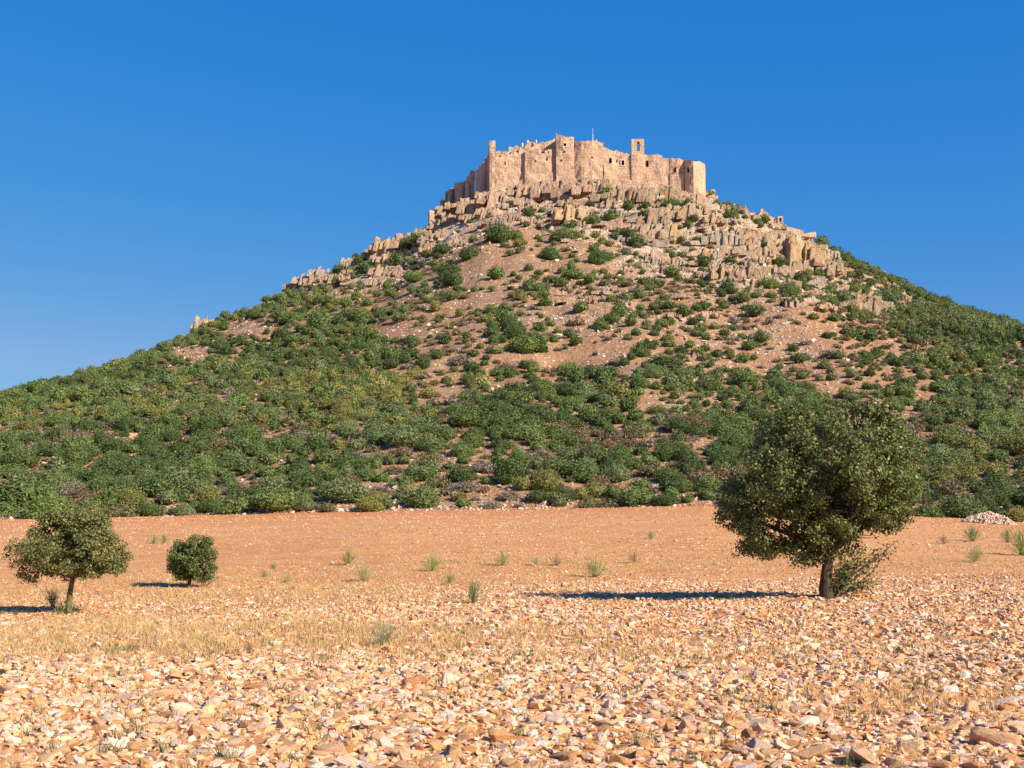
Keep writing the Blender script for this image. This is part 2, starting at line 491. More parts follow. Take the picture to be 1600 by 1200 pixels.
def leaf_mat(name, src, base=(.1, .1, .05), rough=.6, spec=.2, trans=.15, vlo=.7, vhi=1.35, painted_glint=None):
    m, n, b = new_mat(name)
    if src == 'obj': col = n.nodes.new('ShaderNodeObjectInfo').outputs['Color']
    elif src == 'tint':
        a = N(n, 'ShaderNodeAttribute'); a.attribute_name = 'tint'; col = a.outputs['Color']
    else:
        r = n.nodes.new('ShaderNodeRGB'); r.outputs[0].default_value = (*base, 1); col = r.outputs[0]
    lv = N(n, 'ShaderNodeAttribute'); lv.attribute_name = 'leafv'
    c = mix(n, 1.0, col, ramp(n, lv.outputs['Fac'], [(0, (vlo, vlo, vlo)), (.8, (1.1, 1.1, 1.05)), (1, painted_glint or (vhi, vhi, vhi * .9))]), 'MULTIPLY')  # top stop: sunlit highlights put into the colour of rare oak leaves
    n.links.new(c, b.inputs['Base Color']); b.inputs['Roughness'].default_value = rough
    b.inputs['Specular IOR Level'].default_value = spec
    tr = N(n, 'ShaderNodeBsdfTranslucent'); n.links.new(c, tr.inputs[0])
    ms = N(n, 'ShaderNodeMixShader'); ms.inputs[0].default_value = trans
    n.links.new(b.outputs[0], ms.inputs[1]); n.links.new(tr.outputs[0], ms.inputs[2])
    n.links.new(ms.outputs[0], n.nodes['Material Output'].inputs['Surface'])
    return m
mat_shrub = leaf_mat('shrub_leaves', 'obj')
mat_scrub = leaf_mat('scrub_leaves', 'tint')
mat_oak = leaf_mat('holm_oak_leaves', 'rgb', (.180, .205, .062), .5, .25, .18, .35, 1.8, (2.3, 2.0, 1.4))
mat_oak2 = leaf_mat('olive_oak_leaves', 'rgb', (.215, .225, .072), .5, .25, .18, .4, 1.9, (2.0, 1.7, 1.3))
mat_oak3 = leaf_mat('dark_oak_leaves', 'rgb', (.130, .170, .046), .5, .25, .18, .4, 1.9, (1.9, 1.7, 1.2))
mat_broom = leaf_mat('broom_stems', 'rgb', (.30, .34, .10), .7, .1, .3, .7, 1.3)
mat_straw = leaf_mat('dry_grass_blades', 'tint', rough=.8, spec=.1, trans=.3)
mat_bark, n, b = new_mat('oak_bark')
P = obj_pos(n); mp = N(n, 'ShaderNodeMapping'); n.links.new(P, mp.inputs[0]); mp.inputs['Scale'].default_value = (1, 1, .25)
a = noise(n, mp.outputs[0], 22, 5, .65)
n.links.new(ramp(n, a.outputs[0], [(.35, (.035, .026, .017)), (.65, (.11, .085, .055))]), b.inputs['Base Color']); b.inputs['Roughness'].default_value = .95
bump(n, b, a.outputs[0], 1.0, .05)
mat_bark2 = mat_bark.copy(); mat_bark2.name = 'grey_oak_bark'
for nd in mat_bark2.node_tree.nodes:
    if nd.type == 'VALTORGB':
        nd.color_ramp.elements[0].color = (.09, .075, .03, 1); nd.color_ramp.elements[1].color = (.21, .18, .085, 1)

# ------------------------------------------------------------------ setting: ground and hill
def grid_mesh(name, X, Y, Z, mat, attrs=None):
    r, c_ = X.shape
    idx = np.arange(r * c_).reshape(r, c_)
    Fc = np.stack([idx[:-1, :-1], idx[:-1, 1:], idx[1:, 1:], idx[1:, :-1]], -1).reshape(-1, 4)
    return raw_mesh(name, np.stack([X, Y, Z], -1).reshape(-1, 3), Fc, mat, attrs, True)

ys = np.concatenate([[-6000, -2000, -600, -200, -80, -30, -10], np.arange(-4, 40, .2), np.arange(40, 134, .6), [140, 150, 200, 400, 900, 2000, 5000, 9000]])
xs1 = np.concatenate([np.arange(0, 25, .25), np.arange(25, 75, 1.0), [80, 90, 110, 150, 220, 350, 600, 1200, 3000, 8000]])
xs = np.concatenate([-xs1[:0:-1], xs1])
X, Y = np.meshgrid(xs, ys)
Z = gz(X, Y)
Z = np.where(Y > 150, np.minimum(Z, 4), Z)
g = mesh_obj('ground', grid_mesh('ground', X, Y, Z, mat_field)); g['kind'] = 'structure'

u1 = np.concatenate([np.linspace(0, .5, 420), np.linspace(.51, .8, 40), [.9, 1.05, 1.3, 1.7, 2.3, 3.2]])
us = np.concatenate([-u1[:0:-1], u1])
yh = np.concatenate([np.linspace(129, 180, 110), np.linspace(180.6, 433, 400)[0:], [436, 440, 446, 455, 470, 490, 500, 520, 560, 620, 700, 800, 900, 1000, 1040]])
UU, YY = np.meshgrid(us, yh)
XX = UU * np.minimum(YY, RIDGE)
ZZ = hz(XX, YY)
pxx, pyy = proj(XX, YY, ZZ)
RK = rock_at(pxx, pyy)
h_ = mesh_obj('hill', grid_mesh('hill', XX, YY, ZZ, mat_hill, {'rock': RK.ravel()})); h_['kind'] = 'structure'

# ------------------------------------------------------------------ labels that single out members of a crowd
ORD = ['leftmost', 'second from left', 'third from left', 'fourth from left', 'fifth from left', 'sixth from left', 'seventh from left',
       'eighth from left', 'ninth from left', 'tenth from left', 'eleventh from left', 'twelfth from left', 'thirteenth from left', 'fourteenth from left']
def crowd_labels(items):
    """items: (object, phrase, px). equal phrases get an order from the left"""
    by = {}
    for o, ph, px in items: by.setdefault(ph, []).append((px, o))
    for ph, l in by.items():
        l.sort(key=lambda t: t[0])
        for k, (_, o) in enumerate(l):
            o['label'] = ph if len(l) == 1 else f'{ph}, {ORD[min(k, 13)]}'

def hill_place(px, py):
    row = ('at the field edge' if py > 762 else 'low on the slope' if py > 690 else 'on the lower slope' if py > 610 else
           'halfway up the slope' if py > 520 else 'on the upper slope' if py > 430 else 'high on the slope' if py > 350 else 'near the summit')
    cols = [(100, 'above the left oak'), (220, 'right of the left oak'), (380, 'above the small round oak'), (520, 'left of centre'),
            (680, 'left of the castle'), (770, 'under the castle tower'), (860, 'under the castle walls'), (950, 'under the castle keep'),
            (1030, 'under the bell gable'), (1110, 'under the castle apse'), (1200, 'left of the big oak'), (1300, 'above the big oak'),
            (1430, 'right above the big oak'), (1530, 'right of the big oak'), (9999, 'at the right edge')]
    col = next(c for m, c in cols if px < m)
    return row + ' ' + col

# ------------------------------------------------------------------ shrubs
def cards(P, Nrm, size, asp, rnd, up=0.0):
    """one quad per point; the long axis lies along the outward direction blended with up"""
    n_ = len(P)
    A = Nrm + rnd.normal(0, .55, (n_, 3)); A[:, 2] += up
    A /= np.linalg.norm(A, axis=1)[:, None]
    B = np.cross(A, rnd.normal(0, 1, (n_, 3))); B /= np.linalg.norm(B, axis=1)[:, None]
    s = size * rnd.uniform(.6, 1.4, (n_, 1))
    A = A * s * asp; B = B * s
    V = np.stack([P - B * .5, P + A * .45 - B * .5, P + A + B * .1, P + A * .35 + B * .5], 1).reshape(-1, 3)
    Fc = np.arange(n_ * 4).reshape(-1, 4)
    return V, Fc

def leafy(P, Nrm, size, asp, rnd, spread=.9):
    """leaf quads facing outward (blended with random)"""
    n_ = len(P)
    Nn = Nrm + rnd.normal(0, spread, (n_, 3)); Nn /= np.linalg.norm(Nn, axis=1)[:, None]
    A = np.cross(Nn, rnd.normal(0, 1, (n_, 3))); A /= np.linalg.norm(A, axis=1)[:, None]
    B = np.cross(Nn, A)
    s = size * rnd.uniform(.6, 1.35, (n_, 1))
    A = A * s * asp; B = B * s
    V = np.stack([P - A * .5, P + B * .5, P + A * .5, P - B * .5], 1).reshape(-1, 3)
    return V, np.arange(n_ * 4).reshape(-1, 4)

def shrub_variant(seed, ncard, lobes, size, flat=1.08, open_=False):
    """cushion of leaf sprays about 1 unit in radius, base at z=0"""
    r = np.random.default_rng(seed)
    L = []
    for k in range(lobes):
        a = r.uniform(0, 6.28); q = 0 if k == 0 else r.uniform(.25, .72)
        rr = (r.uniform(.62, .8) if lobes > 1 else .92) if k == 0 else r.uniform(.32, .52)
        L.append((math.cos(a) * q, math.sin(a) * q * .8, rr * r.uniform(.5, .85) * flat * (1 - q * .4), rr, rr * r.uniform(.75, 1.0) * flat))
    Ls = np.array(L)
    wts = Ls[:, 3] ** 2; wts /= wts.sum()
    k = r.choice(len(L), ncard, p=wts)
    d = r.normal(0, 1, (ncard, 3)); d[:, 2] = np.abs(d[:, 2]) * 1.0 - .38; d /= np.linalg.norm(d, axis=1)[:, None]
    rad = r.uniform(.80, 1.10, ncard) ** 1.3 if not open_ else r.uniform(.3, 1.05, ncard)
    C = Ls[k, :3]; R = np.stack([Ls[k, 3], Ls[k, 3], Ls[k, 4]], 1)
    lump = 1 + .10 * np.sin(d[:, 0] * 7 + k) * np.cos(d[:, 1] * 6 + k * 2)
    P = C + d * R * rad[:, None] * lump[:, None]
    P[:, 2] = np.abs(P[:, 2])
    h = int(ncard * .6)
    V1, F1 = leafy(P[:h], d[:h], size, 1.7, r, .75)
    V2, F2 = cards(P[h:], d[h:], size * .55, 2.6, r, .25)
    V = np.concatenate([V1, V2]); Fc = np.concatenate([F1, F2 + len(V1)])
    lv = np.repeat(r.random(ncard), 4)
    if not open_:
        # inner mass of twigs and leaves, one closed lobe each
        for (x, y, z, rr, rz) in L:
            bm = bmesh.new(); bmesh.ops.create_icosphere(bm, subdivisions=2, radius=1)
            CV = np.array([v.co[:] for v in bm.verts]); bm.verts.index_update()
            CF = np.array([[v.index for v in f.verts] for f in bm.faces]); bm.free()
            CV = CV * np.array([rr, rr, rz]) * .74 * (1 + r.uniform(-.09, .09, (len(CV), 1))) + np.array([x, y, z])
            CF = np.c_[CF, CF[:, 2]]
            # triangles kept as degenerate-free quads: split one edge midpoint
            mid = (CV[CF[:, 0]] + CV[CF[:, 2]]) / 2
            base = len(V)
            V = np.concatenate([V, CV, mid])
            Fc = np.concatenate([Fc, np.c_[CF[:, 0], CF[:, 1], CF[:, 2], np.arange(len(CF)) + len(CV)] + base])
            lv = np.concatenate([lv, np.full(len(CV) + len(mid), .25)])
    return V, Fc, lv

NV = 9
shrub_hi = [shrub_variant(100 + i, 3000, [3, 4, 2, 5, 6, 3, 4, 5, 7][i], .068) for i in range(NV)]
shrub_lo = [shrub_variant(200 + i, 520, [1, 2, 2, 3, 2, 1, 2, 3, 4][i], .145) for i in range(NV)]
dry_hi = [shrub_variant(300 + i, 2400, 6, .07, .75, True) for i in range(4)]
dry_lo = [shrub_variant(340 + i, 420, 5, .15, .75, True) for i in range(4)]

GREENS = [('dark green', (.100, .140, .042)), ('mid green', (.148, .196, .058)), ('grey green', (.175, .210, .085)),
          ('olive green', (.215, .212, .062)), ('yellowish green', (.29, .275, .080)), ('fresh green', (.150, .210, .056))]
DRYS = [('brown', (.23, .17, .09)), ('greyish brown', (.25, .20, .15)), ('olive brown', (.19, .17, .08))]

_gx = np.array([0, 100, 200, 300, 400, 500, 600, 700, 800, 900, 1000, 1100, 1200, 1300, 1400, 1500, 1600])
_gy = np.array([300, 350, 400, 450, 500, 550, 600, 650, 700, 750, 800])
_cov = np.array([
    [.5, .5, .5, .5, .5, .4, .3, .12, .05, .06, .12, .3, .3, .5, .8, .9, .9],
    [.5, .5, .5, .5, .5, .4, .25, .14, .12, .16, .24, .30, .28, .6, .9, .9, .9],
    [.6, .6, .6, .6, .6, .45, .30, .28, .15, .24, .32, .30, .30, .6, .9, .9, .9],
    [.9, .9, .9, .9, .75, .40, .42, .38, .22, .30, .42, .40, .38, .50, .85, .95, .95],
    [.9, .9, .9, .75, .45, .50, .50, .42, .38, .26, .34, .42, .48, .62, .88, .97, .97],
    [.95, .95, .92, .50, .55, .78, .80, .55, .40, .22, .30, .36, .36, .40, .80, .97, .97],
    [.97, .97, .92, .75, .75, .95, .92, .55, .45, .45, .38, .50, .42, .42, .62, .95, .97],
    [.97, .97, .95, .95, .88, .95, .92, .70, .66, .68, .56, .64, .62, .56, .55, .92, .97],
    [.95, .95, .85, .95, .90, .92, .88, .85, .90, .85, .88, .90, .90, .90, .90, .97, .97],
    [.92, .92, .90, .85, .85, .85, .85, .88, .80, .85, .80, .88, .90, .90, .95, .97, .97],
    [.95, .95, .9, .85, .85, .85, .80, .85, .9, .95, .80, .80, .90, .95, .95, .95, .95]])
_bare = [(185, 690, 38, 9), (215, 657, 30, 7), (560, 668, 34, 9), (430, 680, 25, 8), (300, 555, 50, 14), (395, 515, 50, 12), (285, 580, 35, 10),
         (740, 400, 45, 60), (830, 560, 70, 16), (800, 605, 45, 9), (900, 490, 60, 14), (770, 470, 40, 16), (1020, 640, 45, 9), (690, 610, 45, 9),
         (1290, 610, 70, 12), (1250, 520, 60, 10), (860, 310, 70, 12), (770, 300, 60, 12), (1180, 740, 20, 8), (780, 740, 14, 14), (370, 632, 40, 8),
         (630, 520, 60, 14), (1080, 540, 60, 16), (1440, 610, 26, 40), (960, 560, 30, 26)]
_brownz = [(1040, 440, 90, 14), (1100, 455, 60, 12), (700, 540, 45, 40), (870, 500, 50, 40), (1280, 540, 130, 50), (760, 770, 90, 30), (400, 680, 120, 25),
           (1000, 700, 120, 30), (600, 700, 90, 25), (1230, 500, 130, 30), (950, 460, 90, 15), (1420, 780, 120, 30), (90, 690, 60, 20), (1400, 700, 120, 60)]

def grid_lookup(px, py):
    i = np.clip((np.asarray(px) - 0) / 100, 0, 15.999); j = np.clip((np.asarray(py) - 300) / 50, 0, 9.999)
    a = i.astype(int); b_ = j.astype(int); fx = i - a; fy = j - b_
    c_ = (_cov[b_, a] * (1 - fx) + _cov[b_, a + 1] * fx) * (1 - fy) + (_cov[b_ + 1, a] * (1 - fx) + _cov[b_ + 1, a + 1] * fx) * fy
    return c_

def inside(px, py, ells):
    m = np.zeros_like(px)
    for cx, cy, rx, ry in ells:
        m = np.maximum(m, np.exp(-(((px - cx) / rx) ** 2 + ((py - cy) / ry) ** 2) ** 2))
    return m

# prominent single shrubs read off the photograph: px of centre, py of base, width in px, dry?
manual = [(949, 306, 26, 0), (936, 271, 14, 0), (1091, 302, 14, 0), (797, 320, 16, 0), (755, 322, 12, 0), (742, 328, 10, 0), (722, 313, 16, 0),
          (982, 330, 22, 0), (1008, 342, 20, 0), (960, 340, 16, 0), (925, 350, 34, 0), (955, 346, 26, 0), (780, 377, 48, 0), (882, 375, 42, 0), (892, 362, 32, 0),
          (826, 340, 20, 0), (842, 346, 14, 0), (812, 340, 12, 0), (1075, 330, 32, 0), (1050, 325, 34, 0), (1140, 345, 30, 0), (1145, 335, 26, 0), (1083, 348, 24, 0),
          (1030, 310, 12, 0), (1035, 322, 16, 0), (1005, 318, 30, 1), (850, 306, 10, 0), (775, 437, 30, 0), (740, 378, 18, 0), (655, 383, 30, 0), (690, 398, 34, 0),
          (640, 388, 34, 0), (668, 402, 24, 0), (735, 404, 34, 0), (706, 397, 12, 0), (562, 412, 20, 0), (530, 428, 26, 0), (569, 427, 26, 0), (592, 378, 16, 0),
          (583, 383, 12, 0), (556, 403, 14, 0), (573, 398, 10, 0), (620, 415, 30, 0), (700, 430, 44, 0), (705, 445, 40, 0), (650, 440, 34, 0), (608, 450, 18, 0),
          (857, 405, 34, 0), (900, 372, 26, 0), (860, 402, 32, 0), (940, 405, 36, 0), (980, 375, 28, 0), (965, 372, 24, 0), (995, 385, 24, 0), (976, 395, 22, 1),
          (895, 435, 44, 0), (923, 443, 24, 0), (938, 412, 40, 0), (1050, 382, 18, 0), (1065, 380, 18, 0), (1087, 383, 20, 0), (1100, 417, 24, 0),
          (1050, 435, 30, 0), (850, 465, 26, 0), (852, 478, 26, 0), (908, 488, 28, 0), (968, 495, 24, 0), (900, 510, 34, 1), (938, 515, 22, 0),
          (986, 510, 24, 0), (1008, 546, 34, 0), (1000, 556, 30, 0), (1043, 542, 24, 0), (1038, 575, 58, 0), (1078, 545, 20, 0), (890, 588, 40, 0),
          (925, 588, 36, 0), (830, 582, 28, 0), (842, 612, 36, 0), (878, 618, 40, 0), (958, 570, 22, 1), (820, 550, 60, 0), (845, 552, 30, 0), (768, 490, 30, 0),
          (800, 516, 40, 0), (805, 530, 40, 0), (790, 510, 30, 0), (1180, 495, 26, 0), (1195, 350, 20, 0), (1215, 415, 34, 0), (1195, 400, 26, 0), (1165, 385, 10, 0),
          (1240, 390, 22, 0), (1215, 390, 24, 1), (1200, 450, 36, 0), (1232, 462, 36, 0), (1297, 460, 24, 0), (1250, 438, 20, 0), (1280, 432, 22, 0),
          (1284, 378, 22, 0), (1290, 393, 26, 0), (1305, 400, 24, 0), (1325, 402, 14, 0), (1340, 445, 26, 1), (790, 580, 40, 1), (720, 570, 46, 1),
          (655, 458, 14, 0), (460, 505, 24, 0), (438, 502, 26, 0), (440, 530, 36, 0), (460, 538, 26, 0), (505, 515, 50, 0), (560, 500, 40, 0),
          (1230, 478, 30, 0), (262, 523, 16, 0), (352, 490, 18, 0), (383, 477, 14, 0), (795, 395, 14, 1),
          (843, 785, 46, 0), (882, 782, 40, 0), (990, 785, 60, 0), (433, 800, 66, 0), (235, 805, 46, 0), (330, 800, 40, 0), (1255, 612, 40, 0),
          (1240, 622, 30, 0), (1410, 620, 40, 0), (1300, 560, 50, 1), (800, 752, 60, 0), (720, 752, 50, 0), (575, 800, 40, 2), (1228, 628, 40, 0),
          (1500, 808, 70, 3), (1450, 812, 60, 3), (1410, 806, 34, 2), (1590, 815, 40, 2), (1145, 790, 40, 0), (35, 790, 90, 0), (660, 790, 60, 0)]

recs = []      # x, y, z, radius, kind(0 green,1 dry), tone index, px, py
taken = []
def add_rec(x, y, z, r, kind, tone):
    px, py = proj(x, y, z)
    recs.append((x, y, z, r, kind, tone, float(px), float(py)))
rnd = random.Random(5)
for px, py, wd, dry in manual:
    x, y, z = on_hill(px, py)
    r = wd / F * y / 2
    kind = 1 if dry == 1 else 0
    tone = rnd.choice([0, 1, 2]) if dry == 1 else (4 if dry == 2 else 0 if dry == 3 else rnd.choice([0, 0, 1, 1, 5]))
    add_rec(x, y, z, r * 1.12, kind, tone)
    taken.append((x, y, r))
# scatter
NC = 98000
yc = (131.5 ** 1.2 + (436 ** 1.2 - 131.5 ** 1.2) * RNG.random(NC)) ** (1 / 1.2)
gx = RNG.uniform(-.57, .57, NC) * yc; gy = yc
gzv = hz(gx, gy)
ppx, ppy = proj(gx, gy, gzv)
cov = grid_lookup(ppx, ppy) * (1 - .93 * inside(ppx, ppy, _bare))
cl = fbm(gx, gy, 15, 3, 61)
brown = inside(ppx, ppy, _brownz)
rkk = np.clip(rock_at(ppx, ppy), 0, 1)
want = np.clip(cov, 0, 1) ** 1.15 * np.clip(1 + np.where(cov > .65, .75, 1.3) * cl, .08, 2) * np.where(ppy > 650, 1.15, 1)
cell = {}
def clash(x, y, r, k):
    ci, cj = int(x // 5), int(y // 5)
    for a in (-1, 0, 1):
        for b_ in (-1, 0, 1):
            for (X_, Y_, R2) in cell.get((ci + a, cj + b_), ()):
                if math.hypot(X_ - x, (Y_ - y) * .9) < (r + R2) * k: return True
    return False
for (X_, Y_, R2) in taken: cell.setdefault((int(X_ // 5), int(Y_ // 5)), []).append((X_, Y_, R2 * 1.15))
for i in range(NC):
    c_ = want[i]; y_ = gy[i]
    if y_ > 428 or rnd.random() > .015 + c_ ** 1.5 * (1.0 if y_ < 300 else .55) * (1 - .25 * rkk[i]) or c_ < .03: continue
    far = min(max((y_ - 150) / 250, 0), 1)
    q = rnd.random()
    r = (rnd.uniform(1.15, 1.95) if q < .45 else rnd.uniform(.75, 1.25) if q < .8 else rnd.uniform(.4, .8)) * .92 * (1 + .2 * far) * (1.3 if y_ < 165 else 1.12 if y_ < 200 else 1) * (.8 + .35 * min(c_, 1))
    if clash(gx[i], y_, r, .98 - .33 * min(c_, 1)): continue
    cell.setdefault((int(gx[i] // 5), int(y_ // 5)), []).append((gx[i], y_, r))
    kd = 1 if rnd.random() < .20 + .5 * brown[i] else 0
    if kd: tone = rnd.choice([0, 1, 2, 2])
    else:
        t = float(fbm(gx[i], y_, 22, 2, 90)) * 1.5 + rnd.uniform(-.6, .6)
        tone = 0 if t < -.35 else 1 if t < .15 else 2 if t < .5 else 3 if t < .8 else 5
        if ((ppx[i] - 580) / 190) ** 2 + ((ppy[i] - 605) / 22) ** 2 < 1 or ((ppx[i] - 190) / 120) ** 2 + ((ppy[i] - 640) / 22) ** 2 < 1:
            tone = rnd.choice([4, 3, 1, 1])
        if ppx[i] > 1430 and ppy[i] > 740: tone = rnd.choice([0, 0, 3])
    add_rec(gx[i], y_, gzv[i], r * 1.1, kd, tone)
R_ = np.array(recs)
print('shrubs total', len(R_), 'dry', int((R_[:, 4] == 1).sum()))

def build_crowd(kind, hi, lo, name, cat, group, tones, stuffname, stufflabel, limit):
    sub = R_[R_[:, 4] == kind]
    onscreen = (sub[:, 6] > -20) & (sub[:, 6] < 1620)
    ps = np.where(onscreen, sub[:, 3] / sub[:, 1], 0)
    order = np.argsort(-ps)
    top, rest = sub[order[:limit]], sub[order[limit:]]
    meshes = []
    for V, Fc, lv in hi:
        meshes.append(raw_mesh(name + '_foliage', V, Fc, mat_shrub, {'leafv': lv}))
    items = []
    for (x, y, z, r, _, tone, px, py) in top:
        o = bpy.data.objects.new(name, meshes[rnd.randrange(len(meshes))]); link(o)
        o.location = (x, y, z - .12 * r)
        q = rnd.uniform(.85, 1.12)
        o.scale = (r * 1.12, r * q, r * rnd.uniform(.72, .98))
        o.rotation_euler = (0, 0, rnd.uniform(-.6, .6) + rnd.choice([0, math.pi]))
        tn, tc = tones[int(tone)]
        v = rnd.uniform(.85, 1.15)
        o.color = (tc[0] * v, tc[1] * v, tc[2] * v, 1)
        o['category'] = cat; o['group'] = group
        wpx = r / y * F * 2
        sz = 'broad' if wpx > 58 else 'small' if wpx < 34 else 'rounded'
        items.append((o, f'{sz} {tn} {cat} {hill_place(px, py)}', px))
    crowd_labels(items)
    nR = len(rest)
    if nR:
        which = RNG.integers(0, len(lo), nR)
        r = rest[:, 3]
        scl = np.stack([r, r * RNG.uniform(.85, 1.12, nR), r * RNG.uniform(.8, 1.12, nR)], 1)
        pos = rest[:, :3].copy(); pos[:, 2] -= .12 * r
        rot = np.stack([np.zeros(nR), np.zeros(nR), RNG.uniform(0, 6.28, nR)], 1)
        tc = np.array([t[1] for t in tones])[rest[:, 5].astype(int)] * RNG.uniform(.85, 1.15, (nR, 1))
        V, Fc, A, E = bake(lo, which, pos, scl, rot, tc)
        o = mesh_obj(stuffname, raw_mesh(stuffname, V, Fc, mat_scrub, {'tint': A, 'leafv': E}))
        tag(o, stufflabel, stuffname.replace('_', ' '), kind='stuff')
        print(stuffname, nR, len(Fc))

build_crowd(0, shrub_hi, shrub_lo, 'shrub', 'shrub', 'green shrubs on the hillside', GREENS, 'scrub',
            'mass of smaller round green shrubs spread over the whole hillside', 300)
build_crowd(1, dry_hi, dry_lo, 'dry_bush', 'bush', 'brown dry bushes on the hillside', DRYS, 'dry_scrub',
            'thin brown dry undergrowth scattered between green shrubs on the hillside', 120)

# ------------------------------------------------------------------ crags on the slope
def crag_variant(seed, k, spread, hmin, hmax, lean, wide=1.0):
    """a broken bank of leaning blocks split by upright cracks"""
    r = random.Random(seed)
    Vs, Fs, off = [], [], 0
    x = -spread
    while x < spread:
        w_ = r.uniform(.55, 1.55) * wide
        env = 1 - .55 * (abs(x) / spread) ** 2
        h = r.uniform(hmin, hmax) * env
        for lay in range(2 if r.random() < .6 else 1):
            hh_ = h * (1 if lay == 0 else r.uniform(.35, .7))
            bm = block_rock((w_ * .62, r.uniform(.6, 1.1), hh_), r)
            V, Fc = bm_arrays(bm)
            top_ = V[:, 2] > 0
            V[top_, 2] += (V[top_, 0] * r.uniform(-.5, .5) + V[top_, 1] * r.uniform(-.5, .1))
            a = lean + r.uniform(-.05, .06)
            V[:, 0] += V[:, 2] * math.tan(a)
            V[:, 1] += V[:, 2] * r.uniform(.18, .34)
            V += np.array([x + (0 if lay == 0 else r.uniform(-.3, .3)), r.uniform(-.35, .45) - (0 if lay == 0 else 1.0), r.uniform(-.25, .1) * h])
            Vs.append(V); Fs.append(Fc + off); off += len(V)
        x += w_ * r.uniform(.7, .98) + (r.uniform(.1, .4) if r.random() < .2 else 0)
    return np.concatenate(Vs), np.concatenate(Fs)

crags = [crag_variant(i, [9, 12, 15, 11, 8, 13][i], [2.6, 3.4, 4.2, 3.0, 2.2, 3.8][i], 1.1, [2.7, 3.0, 2.5, 3.2, 2.9, 2.2][i], .16) for i in range(6)]
ledges = [crag_variant(20 + i, 7, 2.6, .5, 1.3, .35, 2.2) for i in range(4)]
bould = [crag_variant(40 + i, [1, 2, 4][i], [.3, .7, 1.6][i], .6, 1.1, .1, 1.6) for i in range(3)]
crag_me = [raw_mesh('crag', V, Fc, mat_crag) for V, Fc in crags + ledges + bould]
ROCKT = [('tan', (.50, .375, .25)), ('pinkish', (.51, .36, .265)), ('ochre', (.54, .38, .22)), ('greyish', (.42, .35, .28))]
crag_items = []
def place_crag(px, py, wpx, kind, tone=None, hs_=1.0, rz=None):
    x, y, z = on_hill(px, py)
    k = {'crag': rnd.randrange(0, 6), 'ledge': rnd.randrange(6, 10), 'boulder': rnd.randrange(10, 13)}[kind]
    halfw = {'crag': 3.6, 'ledge': 3.2, 'boulder': 1.6}[kind]
    s = wpx * 1.15 / F * y / 2 / halfw
    nm = {'crag': 'rock_outcrop', 'ledge': 'rock_ledge', 'boulder': 'boulder'}[kind]
    o = bpy.data.objects.new(nm, crag_me[k]); link(o)
    hs_ = hs_ * (rnd.uniform(.95, 1.35) if kind == 'crag' else 1.1)
    o.location = (x, y, z + (.45 if kind == 'crag' else .0) * s)
    o.scale = (s, s, s * hs_)
    o.rotation_euler = (0, rnd.uniform(-.05, .1), rnd.uniform(-.35, .35) if rz is None else rz)
    tn, tc = ROCKT[tone if tone is not None else rnd.choice([0, 0, 1, 1, 3])]
    v = rnd.uniform(.88, 1.1); o.color = (tc[0] * v, tc[1] * v, tc[2] * v, 1)
    o['category'] = {'crag': 'rock', 'ledge': 'rock', 'boulder': 'boulder'}[kind]
    o['group'] = 'rock outcrops on the hillside'
    sz = 'large' if wpx > 34 else 'small' if wpx < 20 else 'jagged'
    crag_items.append((o, f"{sz} {tn} {nm.replace('_', ' ')} {hill_place(px, py)}", px))
